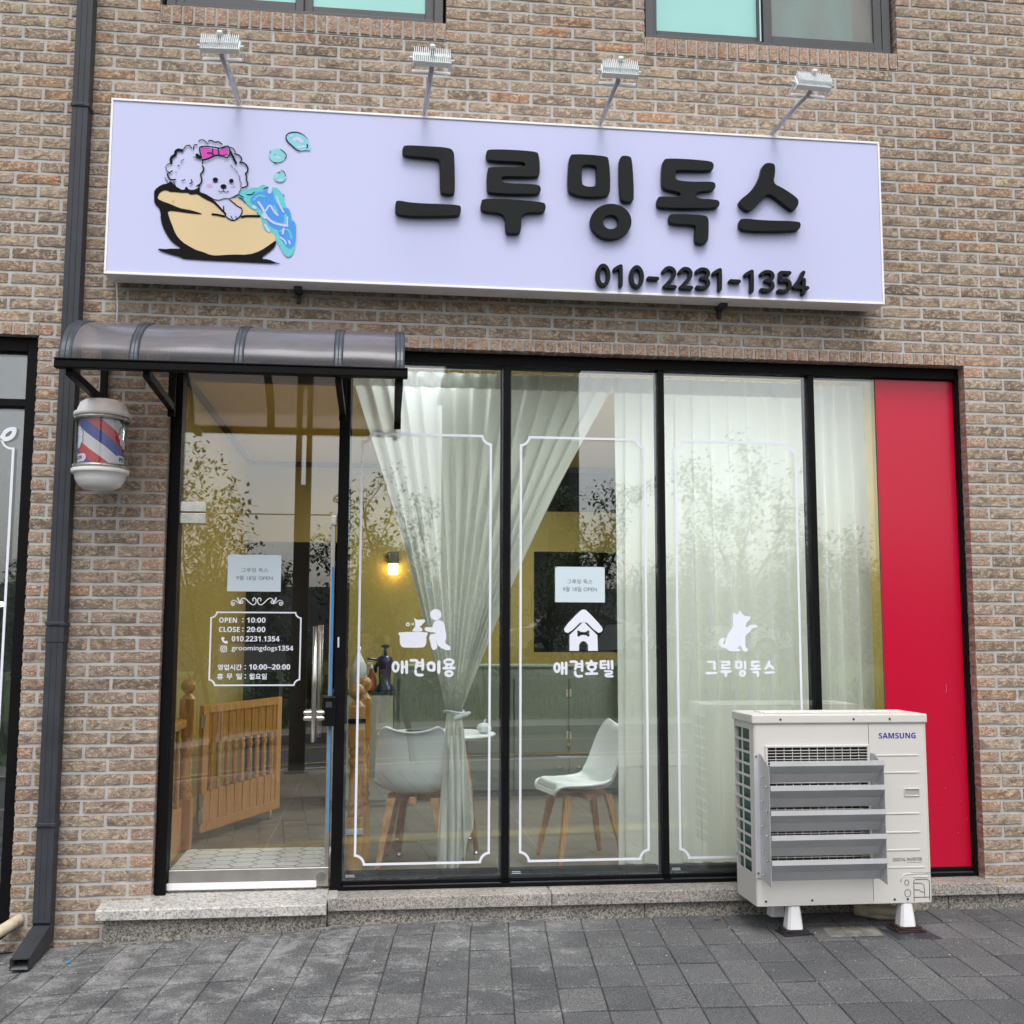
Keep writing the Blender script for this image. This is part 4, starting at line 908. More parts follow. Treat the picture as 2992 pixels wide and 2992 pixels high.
m1 = nd(np_, 'MixShader'); np_.links.new(dm, m1.inputs[0]); np_.links.new(tr.outputs[0], m1.inputs[1]); np_.links.new(sheet_diff.outputs[0], m1.inputs[2])
m2 = nd(np_, 'MixShader'); np_.links.new(fc, m2.inputs[0]); np_.links.new(m1.outputs[0], m2.inputs[1]); np_.links.new(gs.outputs[0], m2.inputs[2]); np_.links.new(m2.outputs[0], op.inputs[0])
CN = thing('door_canopy', (-.76, 0, 2.85), 'curved smoky plastic canopy on black brackets over the glass door', 'canopy')
CZ0, CZ1, CYF = 2.925, 3.272, -.75
def arc(t): return (CYF*sin(t*pi/2), CZ0+(CZ1-CZ0)*cos(t*pi/2)) if False else (CYF*sin(t*pi/2)**1.0, CZ0+(CZ1-CZ0)*max(0, cos(t*pi/2))**.92)
sh = MB(); sh.grid(lambda u, v: (-1.60+1.70*u+.0, arc(v)[0]+.002*sin(u*23+v*5), arc(v)[1]+.002*sin(u*17)), 60, 24); sh.build('sheet', mp, CN, fix=False)
rib_m = simple('canopy_rib', (.055, .066, .082), .35, .3, .2, 10)
for a, b in ((-1.635, -1.573), (-1.290, -1.244), (-.768, -.718), (-.258, -.210), (.062, .112)):
    r = MB(); N = 24
    def rp(x, t, off):
        y, z_ = arc(t); n_ = Vector((0, CYF*(CZ1-CZ0)*0+(y/CYF if CYF else 0)*-1.0, (z_-CZ0)/(CZ1-CZ0))).normalized() if True else None
        return (x, y+n_.y*off, z_+n_.z*off)
    xs = [a+(b-a)*q for q in (0, .12, .2, .45, .5, .55, .8, .88, 1)]; hh = [.004, .008, .006, .006, .009, .006, .006, .008, .004]
    r.grid(lambda u, v: rp(xs[round(u*8)], v, hh[round(u*8)]), 8, N, smooth=False)
    r.grid(lambda u, v: rp(xs[0]+(xs[-1]-xs[0])*u, v, -.006), 1, N, smooth=False)
    for x in (a, b): r.grid(lambda u, v: rp(x, v, -.006+.012*u), 1, N, smooth=False)
    r.build('rib', rib_m, CN)
rl = MB(); rl.bbox(-1.650, .128, CYF-.028, CYF+.022, 2.880, 2.922, .006, 3); rl.bbox(-1.65, .128, CYF-.034, CYF-.004, 2.922, 2.931, .003); rl.build('front_rail', M['black'], CN)
rb = MB(); rb.bbox(-1.635, .112, -.03, -.012+.0, 3.255, 3.290, .003); rb.build('wall_rail', M['black'], CN)
for x, zb in ((-1.585, 2.86), (-1.205, 2.84), (-.232, 2.84), (.088, 2.80)):
    k = MB()
    w_ = .017
    P = [(-.03, zb), (CYF+.015, 2.872)]; d = Vector((0, P[1][0]-P[0][0], P[1][1]-P[0][1])); ln_ = d.length; an = atan2(d.z, d.y)
    q = MB().bbox(x-w_, x+w_, 0, ln_, -.022, .022, .003); Rm = Matrix.Translation((0, P[0][0], P[0][1]))@Matrix.Rotation(an, 4, 'X')
    k.add([Rm@Vector(v) for v in q.v], q.f)
    k.bbox(x-.020, x+.020, -.034, -.014, zb-.055, 3.254, .003)
    k.build('bracket', M['black'], CN)

# ------------------------------------------------------------------ black rainwater downpipe
DP = thing('downpipe', (-1.765, -.06, -.05), 'black square rainwater downpipe with a spout at the pavement', 'downpipe')
d = MB(); xa, xb, ya, yb = -1.812, -1.722, -.105, -.012
def ribbed(mb, xa, xb, ya, yb, z0, z1):
    n = [(xa, ya), (xa+(xb-xa)*.30, ya), (xa+(xb-xa)*.32, ya-.002), (xa+(xb-xa)*.34, ya), (xa+(xb-xa)*.66, ya), (xa+(xb-xa)*.68, ya-.002), (xa+(xb-xa)*.70, ya), (xb, ya), (xb, yb), (xa, yb)]
    mb.prism(n, 'z', z0, z1)
ribbed(d, xa, xb, ya, yb, .010, 1.64); ribbed(d, xa-.004, xb+.004, ya-.004, yb, 1.50, 1.575); ribbed(d, xa, xb, ya, yb, 1.64, 7.1)
d.build('pipe', M['dark_grey'], DP)
cl = MB()
for z_ in (.52, 1.60, 4.59): cl.bbox(xa-.007, xb+.007, ya-.008, -.002, z_-.011, z_+.011, .003); cl.bbox(xa+.02, xb-.02, ya-.0105, ya-.006, z_-.004, z_+.006, .001)
cl.build('clamp', M['dark_grey'], DP)
sp = MB(); A = [(-.105, .012), (-.44, -.062)]
inner = simple('pipe_inside', (.20, .22, .22), .5, .2, .1, 8)
def spout_sec(y, z_, hx, hz): return [(-1.767-hx, y, z_-hz), (-1.767+hx, y, z_-hz), (-1.767+hx, y, z_+hz), (-1.767-hx, y, z_+hz)]
gs_ = ground_z(-1.767, -.44)
s0 = [(-1.812, -.012, .010), (-1.722, -.012, .010), (-1.722, -.105, .010), (-1.812, -.105, .010)]
s1 = [(-1.812, -.02, -.105), (-1.722, -.02, -.105), (-1.722, -.09, -.005), (-1.812, -.09, -.005)]
bt, tpz = gs_+.012, gs_+.068
s2 = [(-1.814, -.455, bt), (-1.720, -.455, bt), (-1.722, -.445, tpz), (-1.812, -.445, tpz)]
sp.add(s0+s1+s2, [(i, (i+1) % 4, (i+1) % 4+4, i+4) for i in range(4)]+[(i+4, (i+1) % 4+4, (i+1) % 4+8, i+8) for i in range(4)])
SPO = sp.build('spout', M['dark_grey'], DP)
si = MB(); e_ = .004; si.add([(-1.812+e_, -.06, -.09), (-1.722-e_, -.06, -.09), (-1.722-e_, -.09, -.012), (-1.812+e_, -.09, -.012), (-1.814+e_, -.4545, bt+e_), (-1.720-e_, -.4545, bt+e_), (-1.722-e_, -.4452, tpz-e_), (-1.812+e_, -.4452, tpz-e_)], [(4, 5, 1, 0), (5, 6, 2, 1), (6, 7, 3, 2), (7, 4, 0, 3), (0, 1, 2, 3)])
si.build('spout_lining', inner, SPO, fix=False)

# ------------------------------------------------------------------ small pipes and cables
pvt = MB(); pvt.tube([(-1.895, .09, .005), (-1.92, -.02, .0), (-1.99, -.16, -.035), (-2.10, -.24, -.075), (-2.5, -.42, -.17)], [.030, .031, .030, .029, .029], 16); pvt.lathe([(.034, -.01), (.036, .0), (.034, .01)], -1.93, -.04, 16)
PV = pvt.build('drain_pipe', M['pvc'], None, label='cream plastic drain pipe bending out of the brick pier beside the downpipe', cat='pipe')
MB().tube([(-1.90, .05, -.02), (-1.94, -.08, -.04), (-2.02, -.19, -.10), (-2.3, -.34, -.16)], .008, 8).build('drain_cable', M['rubber'], PV)
bkp = MB(); pp = [(4.02, .02, .01), (3.93, -.13, .0), (3.90, -.25, -.012), (4.0, -.42, -.02), (4.25, -.55, -.03)]
pp = [Vector(p) for p in pp]; fine = []
for i in range(len(pp)-1):
    for j in range(8): fine.append(pp[i].lerp(pp[i+1], j/8))
bkp.tube(fine, [.052+.004*(i % 2) for i in range(len(fine))], 16)
bkp.build('wrapped_pipe', M['rubber'], None, label='black taped pipe lying on the pavement against the granite sill', cat='pipe')
MB().tube([(-1.525, -.10, 3.556), (-1.528, -.05, 3.50), (-1.53, -.02, 3.42), (-1.531, -.018, 3.27)], .0045, 8).build('sign_cable', M['white_metal'], None, label='thin white cable hanging from the sign to the canopy', cat='cable')

# ------------------------------------------------------------------ barber pole lamp
BXC, BYC = -1.536, -.22
BP = thing('barber_pole', (BXC, BYC, 2.33), 'round white barber pole lamp with red and blue stripes beside the door', 'barber pole')
MB().lathe([(.0, 2.833), (.06, 2.832), (.098, 2.824), (.120, 2.806), (.133, 2.775), (.138, 2.756), (.150, 2.754), (.152, 2.748), (.152, 2.733), (.146, 2.731)], BXC, BYC, 48).build('cap', M['white_metal'], BP)
MB().lathe([(.146, 2.441), (.152, 2.439), (.152, 2.424), (.150, 2.418), (.138, 2.416), (.130, 2.385), (.112, 2.352), (.085, 2.336), (.075, 2.335), (.072, 2.338), (0, 2.338)], BXC, BYC, 48).build('base_cap', M['white_metal'], BP)
MB().lathe([(.1425, 2.462), (.1475, 2.462), (.1475, 2.441), (.1425, 2.441)], BXC, BYC, 48).build('band', M['steel_brushed'], BP); MB().lathe([(.1425, 2.731), (.1475, 2.731), (.1475, 2.710), (.1425, 2.710)], BXC, BYC, 48).build('band', M['steel_brushed'], BP)
ms, ns, bs = mat('barber_stripes'); tc = nd(ns, 'TexCoord'); mpn = nd(ns, 'Mapping'); mpn.inputs['Location'].default_value = (-BXC, -BYC, 0); ns.links.new(tc.outputs['Object'], mpn.inputs[0])
sx = nd(ns, 'SeparateXYZ'); ns.links.new(mpn.outputs[0], sx.inputs[0]); ang = math_(ns, 'ARCTAN2', sx.outputs[0], math_(ns, 'MULTIPLY', sx.outputs[1], -1.0))
zz = math_(ns, 'MULTIPLY_ADD', ang, .085, sx.outputs[2]); fr_ = math_(ns, 'FRACT', math_(ns, 'MULTIPLY_ADD', zz, 1/.205, .07+.30))
rp_ = ramp(ns, fr_, [(0, (.025, .055, .33)), (.33, (.58, .03, .03)), (.64, (.74, .74, .76))], 'CONSTANT'); ns.links.new(rp_.outputs[0], bs.inputs['Base Color']); bs.inputs['Roughness'].default_value = .35
MB().lathe([(.120, 2.708), (.120, 2.464)], BXC, BYC, 64).build('striped_drum', ms, BP)
MB().lathe([(.141, 2.710), (.141, 2.462)], BXC, BYC, 64).build('clear_cover', M['clear'], BP)
def wrapc(R_, a_c, zc):
    def f(me):
        for v in me.vertices:
            a = a_c+v.co.x/R_; r = R_+v.co.z
            v.co = (BXC+r*sin(a), BYC-r*cos(a), zc+v.co.y)
    return f
def wrapped(name, loops, m, R_, a_c, zc, parent=BP):
    me = fill_mesh(loops, .0004); bm = bmesh.new(); bm.from_mesh(me)
    xs = [v.co.x for v in bm.verts]; lo, hi = min(xs), max(xs)
    for i in range(1, 12):
        bmesh.ops.bisect_plane(bm, geom=bm.verts[:]+bm.edges[:]+bm.faces[:], plane_co=(lo+(hi-lo)*i/12, 0, 0), plane_no=(1, 0, 0))
    bm.to_mesh(me); bm.free(); wrapc(R_, a_c, zc)(me); mesh_name(me, name, m); return link(name, me, parent)
a_ = radians(-72)
wrapped('salon_plate', [rrect(-.075, -.022, .055, .022, .02)], M['vinyl'], .1212, radians(-52), 2.495)
fit_text('lettering', heavy('SALON'), (-.055, -.011, .030, .011), 0, M['ink'], BP, bold=.01, wrap=wrapc(.1220, radians(-53), 2.496)); fit_text('lettering', '·', (.040, -.002, .044, .002), 0, M['ink'], BP, wrap=wrapc(.1220, radians(-52), 2.496))
wrapped('salon_plate', [rrect(-.05, -.022, .075, .022, .02)], M['vinyl'], .1212, radians(76), 2.492)
fit_text('lettering', heavy('PET'), (-.018, -.011, .034, .011), 0, M['ink'], BP, bold=.01, wrap=wrapc(.1220, radians(73), 2.493)); fit_text('lettering', '·', (-.035, -.002, -.031, .002), 0, M['ink'], BP, wrap=wrapc(.1220, radians(74), 2.493))
fluff = [(cos(t)*(.050+.008*abs(sin(4.5*t)))*1.05, sin(t)*(.060+.008*abs(sin(4.5*t)))) for t in [2*pi*i/72 for i in range(72)]]
fluo = [(x*1.06, y*1.06) for x, y in fluff]
for ac, zc in ((radians(-66), 2.610), (radians(88), 2.620)):
    wrapped('puppy_print', [fluo], M['ink'], .1208, ac, zc); wrapped('puppy_print', [fluff], M['vinyl'], .1214, ac, zc)
    for x, y, r in ((.008, .006, .004), (-.006, -.012, .006), (-.012, .004, .004)): wrapped('puppy_print', [ell(x, y, r, r, 10)], M['ink'], .1220, ac, zc)
sc_ = MB()
for z_, R0 in ((2.720, .1478), (2.452, .1478)):
    for a in (-60, 15, 70): sc_.lathe([(0, .004), (.004, .003), (.005, 0)], 0, 0, 8); n_ = len(sc_.v)-24; sc_.v[n_:] = [(BXC+(R0+p[2])*sin(radians(a))+p[0]*cos(radians(a)), BYC-(R0+p[2])*cos(radians(a))+p[0]*sin(radians(a)), z_+p[1]) for p in sc_.v[n_:]]
sc_.build('screw', M['steel'], BP)
ba = MB(); ba.bbox(BXC-.03, BXC+.03, BYC+.13, -.004, 2.44, 2.475, .003); ba.bbox(BXC-.03, BXC+.03, BYC+.13, -.004, 2.70, 2.735, .003); ba.bbox(BXC-.045, BXC+.045, -.016, -.003, 2.40, 2.77, .003); ba.build('wall_bracket', M['steel_brushed'], BP)

# ------------------------------------------------------------------ outdoor unit of the air conditioner
AX0, AX1, AY0, AY1, AZ0, AZ1 = 2.050, 3.045, -.50, -.165, .092, 1.085
AC = thing('air_conditioner', (2.55, -.33, -.06), 'cream outdoor air conditioner unit with a grey slatted air deflector', 'air conditioner')
gxa, gxb, gza, gzb = 2.125, 2.695, .30, .935
body = MB(); r = .018
# front skin with the fan opening, rounded left corner, side with grille openings
fp_ = [(AX0+r, gxa), (gxa, gxb), (gxb, AX1-.012)]
for a, b in fp_:
    for c_, d_ in ((AZ0, gza), (gza, gzb), (gzb, AZ1-.018)):
        if a == gxa and c_ == gza: continue
        body.box(a, b, AY0, AY0+.004, c_, d_)
for i in range(6):
    t0, t1 = pi/2*i/6, pi/2*(i+1)/6
    body.add([(AX0+r-r*sin(t), AY0+r-r*cos(t), z_) for t in (t0, t1) for z_ in (AZ0, AZ1-.018)], [(0, 1, 3, 2)], smooth=True)
rows, sy0, sy1 = 12, AY0+.075, AY1-.006
zz_ = [AZ0+.165+(AZ1-.055-AZ0-.165)*i/rows for i in range(rows+1)]
ym = (sy0+sy1)/2; bw = .013
body.box(AX0, AX0+.004, AY0+r, sy0, AZ0, AZ1-.018); body.box(AX0, AX0+.004, sy1, AY1, AZ0, AZ1-.018); body.box(AX0, AX0+.004, sy0, sy1, AZ0, zz_[0]); body.box(AX0, AX0+.004, sy0, sy1, zz_[-1], AZ1-.018)
body.box(AX0, AX0+.004, ym-bw/2, ym+bw/2, zz_[0], zz_[-1])
for z_ in zz_[1:-1]:
    for a, b in ((sy0, ym-bw/2), (ym+bw/2, sy1)): body.box(AX0, AX0+.004, a, b, z_-bw/2, z_+bw/2)
body.bbox(AX1-.012, AX1, AY0, AY1, AZ0, AZ1-.018, .005); body.box(AX0, AX1, AY1-.004, AY1, AZ0, AZ1-.02); body.box(AX0+.004, AX1-.01, AY0+.006, AY1-.006, AZ0, AZ0+.01)
body.box(AX0+.004, AX1-.012, AY1-.008, AY1-.0045, AZ0+.01, AZ1-.02)
CAS = body.build('casing', M['ac'], AC)
# seam, embossed ribs, screws
em = MB()
for z_, x1_ in ((.888, 2.995), (.794, 2.995), (.571, 2.99), (.470, 2.988), (.375, 2.985)): em.bbox(2.715, x1_, AY0-.004, AY0+.002, z_-.004, z_+.004, .0018)
em.bbox(2.715, 3.01, AY0-.003, AY0+.002, .277, .285, .0015); em.bbox(2.94, 3.03, AY0-.003, AY0+.002, .226, .233, .0018)
em.tube([(2.868, AY0, .205), (2.875, AY0, .228), (2.89, AY0, .242), (2.92, AY0, .247), (3.035, AY0, .247)], .0035, 6)
em.build('pressed_rib', M['ac'], CAS)
kn = MB()
ko = lambda pts, w=.0035: kn.tube([(x, AY0-.0005, z_) for x, z_ in pts], w/2, 5)
ko([(2.942, .100), (2.943, .205), (2.952, .215), (3.018, .216), (3.034, .206), (3.032, .102)]); ko([(2.943, .195), (2.985, .195), (3.002, .185), (3.004, .12)]); ko([(2.945, .160), (2.975, .159), (2.985, .148), (3.0, .148)]); ko([(2.942, .12), (3.03, .12)])
for cx, cz, rr in ((2.903, .200, .012), (2.906, .143, .017)): ko([(cx+rr*cos(2*pi*i/14), cz+rr*1.15*sin(2*pi*i/14)) for i in range(15)], .003)
kn.build('knockout_line', M['rubber'], CAS)
sc = MB()
def screwdot(mb, x, z_, y=AY0): mb.tube([(x, y+.002, z_), (x, y-.003, z_)], .0062, 10)
for x, z_ in ((2.10, .118), (2.36, .118), (2.83, .112), (2.905, .112)): screwdot(sc, x, z_)
for x in (2.20, 2.62, 2.83): screwdot(sc, x, 1.088, AY0-.012)
sc.build('screw', M['dark_grey'], AC)
se = MB(); se.box(2.7085, 2.7105, AY0-.0012, AY0+.001, .105, .30); se.box(2.7085, 2.7105, AY0-.0012, AY0+.001, .94, 1.06); se.box(2.93, 3.044, AY0-.0012, AY0+.001, .2505, .252); se.build('panel_seam', M['dark_grey'], CAS)
ld = MB(); ld.bbox(AX0-.012, AX1+.006, AY0-.012, AY1+.012, AZ1-.020, AZ1+.030, .008, 3)
for i in range(3): ld.bbox(AX0+.09, AX1-.10, AY0+.07+.075*i, AY0+.105+.075*i, AZ1+.030, AZ1+.036, .003)
ld.build('lid', M['ac'], AC)
mc, nc_, bc = mat('heat_exchanger'); wv = nd(nc_, 'TexWave', wave_type='BANDS', bands_direction='Z', Scale=32.0, Distortion=.6); nc_.links.new(coords(nc_), wv.inputs[0]); rc = ramp(nc_, wv.outputs['Fac'], [(.2, (.012, .05, .045)), (.8, (.07, .22, .18))]); nc_.links.new(rc.outputs[0], bc.inputs['Base Color']); bc.inputs['Metallic'].default_value = .4; bc.inputs['Roughness'].default_value = .45
MB().box(AX0+.022, AX0+.045, AY0+.03, AY1-.01, AZ0+.02, AZ1-.03).build('heat_exchanger', mc, AC)
dk = MB(); dk.box(gxa+.01, gxb-.01, AY0+.09, AY0+.095, gza-.02, gzb+.02); dk.box(AX0+.046, AX0+.05, AY0+.1, AY1-.01, AZ0+.02, AZ1-.03); dk.build('fan_chamber', M['void'], AC)
fa = MB()
for i in range(3):
    a = 2*pi*i/3; c0, s0_ = cos(a), sin(a)
    fa.add([((gxa+gxb)/2+x*c0-z_*s0_, AY0+.055+y, (gza+gzb)/2+x*s0_+z_*c0) for x, y, z_ in ((.04, -.01, -.03), (.27, -.02, .02), (.25, .02, .18), (.03, .015, .05))], [(0, 1, 2, 3)])
fa.lathe([(0, -.02), (.05, -.015), (.055, .03)], 0, 0, 20); n_ = len(fa.v)-60; fa.v[n_:] = [((gxa+gxb)/2+p[0], AY0+.05+p[2], (gza+gzb)/2+p[1]) for p in fa.v[n_:]]
fa.build('fan', M['dark_grey'], AC)
gr2 = MB()
gr2.bbox(gxa-.014, gxb+.014, AY0-.012, AY0+.004, gzb, gzb+.012, .003); gr2.bbox(gxa-.014, gxb+.014, AY0-.012, AY0+.004, gza-.012, gza, .003); gr2.bbox(gxa-.014, gxa, AY0-.012, AY0+.004, gza, gzb, .003); gr2.bbox(gxb, gxb+.014, AY0-.012, AY0+.004, gza, gzb, .003)
nb_ = 40
for i in range(1, nb_): z_ = gza+(gzb-gza)*i/nb_; gr2.tube([(gxa, AY0-.008, z_), (gxb, AY0-.008, z_)], .0022, 6)
for i in range(1, 12): x = gxa+(gxb-gxa)*i/12; gr2.tube([(x, AY0-.003, gza), (x, AY0-.003, gzb)], .0022, 6)
gr2.build('fan_grille', M['ac_plastic'], AC)
hn = MB(); hn.bbox(2.905, 2.995, AY0-.006, AY0+.002, .702, .707, .001); hn.bbox(2.905, 2.995, AY0-.006, AY0+.002, .664, .669, .001); hn.bbox(2.905, 2.910, AY0-.006, AY0+.002, .669, .702, .001); hn.bbox(2.990, 2.995, AY0-.006, AY0+.002, .669, .702, .001)
grip = MB(); grip.add([(2.910, AY0-.0012, .702), (2.990, AY0-.0012, .702), (2.990, AY0-.0012, .690), (2.985, AY0-.0009, .672), (2.915, AY0-.0009, .672), (2.910, AY0-.0012, .690)], [(5, 4, 3, 2, 1, 0)]); grip.build('grip_shade', simple('grip_shadow', (.40, .39, .35), .6), CAS)  # flat darker patch paints the shade inside the hand grip
hn.build('hand_grip', M['ac_plastic'], AC)
# air deflector: two side cheeks and five sloping blades
DEF = MB(); dy = AY0-.165
for x in (2.074, 2.716):
    s = 1 if x < 2.5 else -1
    q = MB(); q.prism([(AY0-.009, .905), (AY0-.05, .902), (dy, .845), (dy, .225+.0), (AY0-.009, .245)], 'x', x, x+.002)
    q.box(x, x+.030, AY0-.008, AY0-.0055, .245, .905) if s < 0 else q.box(x-.028, x+.002, AY0-.008, AY0-.0055, .245, .905)
    q.build('deflector_cheek', M['galv'], AC)
DEF.box(2.0765, 2.7155, AY0-.012, AY0-.0095, .250, .262); dfl = DEF.build('air_deflector', M['galv'], AC)
for i in range(5):
    zt = .885-.1285*i; b = MB()
    sec = [(dy-.012, zt-.004), (dy-.012, zt-.030), (AY0-.128, zt-.072), (AY0-.122, zt-.076), (AY0-.086, zt-.128), (AY0-.083, zt-.126), (AY0-.119, zt-.073), (dy-.010, zt-.026), (dy-.010, zt-.004)]
    b.prism(sec, 'x', 2.0765, 2.7155); b.build('blade', M['galv'], dfl)
bo = MB()
for i in range(5):
    for zo in (-.012, -.10): bo.tube([(2.073, dy+.03+(.07 if zo < -.05 else 0), .885-.1285*i+zo), (2.062, dy+.03+(.07 if zo < -.05 else 0), .885-.1285*i+zo)], .005, 8)
for z_ in (.89, .27): screwdot(bo, 2.058, z_, AY0-.009)
bo.build('bolt', M['steel'], dfl)
fit_text('maker_name', heavy('SAMSUNG'), pbox(z9, 1112, 288, 1320, 320, AY0-.001), AY0-.0012, simple('blue_lettering', (.012, .014, .30), .4), AC)
fit_text('small_print', 'DIGITAL INVERTER', pbox(z9, 1193, 993, 1357, 1012, AY0-.001), AY0-.0012, M['dark_grey'], AC, bold=0); fit_text('small_print', 'TECHNOLOGY', pbox(z9, 1272, 1017, 1357, 1022, AY0-.001), AY0-.0012, M['dark_grey'], AC, bold=0)
def foot(x, y, nm='foot'):
    zg = ground_z(x, y)+.026; zt = AZ0-.004; b = MB()
    o = [(-.038, -.02), (-.026, -.034), (.026, -.034), (.038, -.02), (.038, .034), (-.038, .034)]
    b.add([(x+p[0]*1.18, y+p[1]*1.18, zg) for p in o]+[(x+p[0]*.82, y+p[1]*.82, zt) for p in o], [tuple(range(6)), tuple(reversed(range(6, 12)))]+[(i, (i+1) % 6, (i+1) % 6+6, i+6) for i in range(6)])
    b.build(nm, M['white_metal'], AC)
    m_ = MB(); m_.box(x-.03, x+.03, y-.02, y+.02, zt+.0005, AZ0-.0005+.004); m_.build('foot_bolt', M['rubber'], AC)
for x, y in ((2.265, -.465), (2.905, -.470), (2.265, -.20), (2.905, -.20)): foot(x, y)
for x, lb in ((2.265, 'ragged black rubber pads under the front foot nearer the side grille'), (2.905, 'brown stained rubber pads on the steel plate under the other front foot')):
    p = MB(); zg = ground_z(x, -.47)
    for i, (w_, rz) in enumerate(((.082, .1), (.072, -.12), (.066, .05))):
        q = MB().bbox(-w_, w_, -w_*.8, w_*.8, 0, .0085, .002); Rm = Matrix.Translation((x, -.47, zg+.0005+.0088*i))@Matrix.Rotation(rz, 4, 'Z'); p.add([Rm@Vector(v) for v in q.v], q.f)
    p.build('rubber_pad', M['rubber'] if x < 2.5 else simple('rusty_rubber', (.035, .018, .012), .8, 0, .4, 25, .3), None, label=lb, cat='pad', group='rubber pads under the air conditioner')
zg = ground_z(2.88, -.47); sp_ = MB(); q = MB().bbox(-.10, .145, -.155, .135, -.003, -.0005, .001)
q.v = [(v[0]+2.87-.12*(v[1])/1.0*.35, v[1]-.50, v[2]+zg) for v in q.v]; sp_.add(q.v, q.f); sp_.build('steel_plate', M['dark_grey'], None, label='thin dark steel plate lying on the pavers under the unit', cat='plate')
rf = MB(); rf.tube([(3.00, -.30, .10), (3.02, -.30, .02), (2.98, -.28, -.02), (2.86, -.24, -.025), (2.75, -.16, -.02)], .035, 14); rf.tube([(2.95, -.33, .10), (2.97, -.33, .03), (2.93, -.3, .0), (2.8, -.22, -.01)], .03, 12)
rf.build('coolant_pipe', M['pvc'], AC)
# pale patch of bedding where pavers were relaid under the unit, litter
lt = simple('old_mortar', (.22, .215, .185), .95, 0, .45, 14, .4)
pm = MB(); rn = random.Random(9)
for i in range(3):
    for j in range(1):
        x0 = 2.43+.1*i
        pm.grid(lambda u, v, x0=x0: (x0+.096*u+.03*v, -.58+.20*v, ground_z(x0, -.5)+.0028+.001*sin(9*u+7*v)), 4, 4)
pm.build('mortar_patch', lt, None, label='pale dried mortar on the pavers under the air conditioner', cat='mortar')
def leaf(x, y, s, a, m, label, nm='fallen_leaf'):
    z_ = ground_z(x, y)+.004; b = MB()
    pts = [(-1, 0, .0), (-.5, .26, .10), (.1, .34, .12), (.7, .18, .10), (1, 0, .05), (.7, -.18, .02), (.1, -.32, .06), (-.5, -.24, .03)]
    V = [(x+s*(p[0]*cos(a)-p[1]*sin(a)), y+s*(p[0]*sin(a)+p[1]*cos(a)), z_+s*p[2]) for p in pts]+[(x, y, z_+.001)]
    b.add(V, [(i, (i+1) % 8, 8) for i in range(8)], smooth=True); b.build(nm, m, None, label=label, cat='leaf')
leaf(1.93, -.17, .028, .3, simple('brown_leaf', (.13, .045, .012), .7), 'brown curled leaf on the pavers near the air conditioner side grille')
cb = MB(); cb.tube([(3.30, -.98, ground_z(3.3, -.98)+.006), (3.36, -1.0, ground_z(3.36, -1.0)+.006)], .006, 8); cb.build('cigarette_end', simple('orange_filter', (.52, .22, .07), .7), None, label='orange cigarette end on the pavers', cat='litter')
cb = MB(); cb.bbox(-1.565, -1.545, -.37, -.345, ground_z(-1.55, -.36)+.0005, ground_z(-1.55, -.36)+.006, .002); cb.build('plastic_scrap', M['blue_tape'], None, label='tiny blue plastic scrap in the joint beside the spout', cat='litter')
ch = MB(); rn = random.Random(21)
for i in range(420):
    x, y = rn.uniform(-2.3, 4.3), -.12-abs(rn.gauss(0, .75))
    s = rn.uniform(.0012, .0042)*(1.6 if rn.random() < .06 else 1); z_ = ground_z(x, y)+.001; a = rn.uniform(0, pi)
    V = [(x+s*cos(a+t)*rn.uniform(.6, 1.4), y+s*sin(a+t)*rn.uniform(.6, 1.6), z_) for t in (0, 1.3, 2.5, 3.9, 5.1)]+[(x, y, z_+s*.6)]
    ch.add(V, [(i_, (i_+1) % 5, 5) for i_ in range(5)])
ch.build('mortar_crumbs', simple('crumb', (.58, .57, .53), .9), None, kind='stuff', label='pale crumbs of mortar and grit strewn over the pavers', cat='grit')
# ------------------------------------------------------------------ the room behind the glass
FZ = .13
YB = 5.5                                                    # back wall
mt, ntl, btl = mat('floor_tile'); bk = nd(ntl, 'TexBrick', offset=0.0); bk.inputs['Scale'].default_value = 1.0; bk.inputs['Mortar Size'].default_value = .003; bk.inputs['Brick Width'].default_value = .6; bk.inputs['Row Height'].default_value = .6
bk.inputs['Color1'].default_value = (.16, .135, .105, 1); bk.inputs['Color2'].default_value = (.175, .15, .115, 1); bk.inputs['Mortar'].default_value = (.34, .31, .27, 1)
ntl.links.new(coords(ntl, loc=(.13, .1, 0)), bk.inputs['Vector']); tn = noise(ntl, coords(ntl), 5, 5); tm = ramp(ntl, tn, [(.3, (.85, .85, .85)), (.7, (1.12, 1.1, 1.08))])
ntl.links.new(mix(ntl, 1.0, bk.outputs['Color'], tm.outputs[0], 'MULTIPLY'), btl.inputs['Base Color']); btl.inputs['Roughness'].default_value = .35
MB().box(-1.44, 3.70, .262, YB+.02, .02, FZ).build('floor', mt, kind='structure')
rm_ = MB()
RX0, RX1, CZ = -1.40, 3.40, 3.38
rm_.box(RX0-.03, RX0, .262, YB, FZ, CZ); rm_.box(RX1, RX1+.06, .40, YB, FZ, CZ)
hb_ = [W(1690, 1613, YB), W(1780, 1906, YB)]
solid(rm_, RX0, RX1, FZ, CZ, [(RX0-1, W(1012, 1582, YB)[0], FZ, W(740, 1582, YB)[1]), (W(1560, 1700, YB)[0], W(2010, 1700, YB)[0], W(1700, 1906, YB)[1], W(1700, 1613, YB)[1]), (W(1600, 1450, YB)[0], W(2010, 1450, YB)[0], W(1740, 1497, YB)[1], CZ-.02)], YB, YB+.10)
rm_.build('room_wall', M['mustard'], BLD)
MB().box(RX0-.03, RX1+.06, .262, YB+.1, CZ, CZ+.05).build('room_ceiling', M['ceil'], BLD)
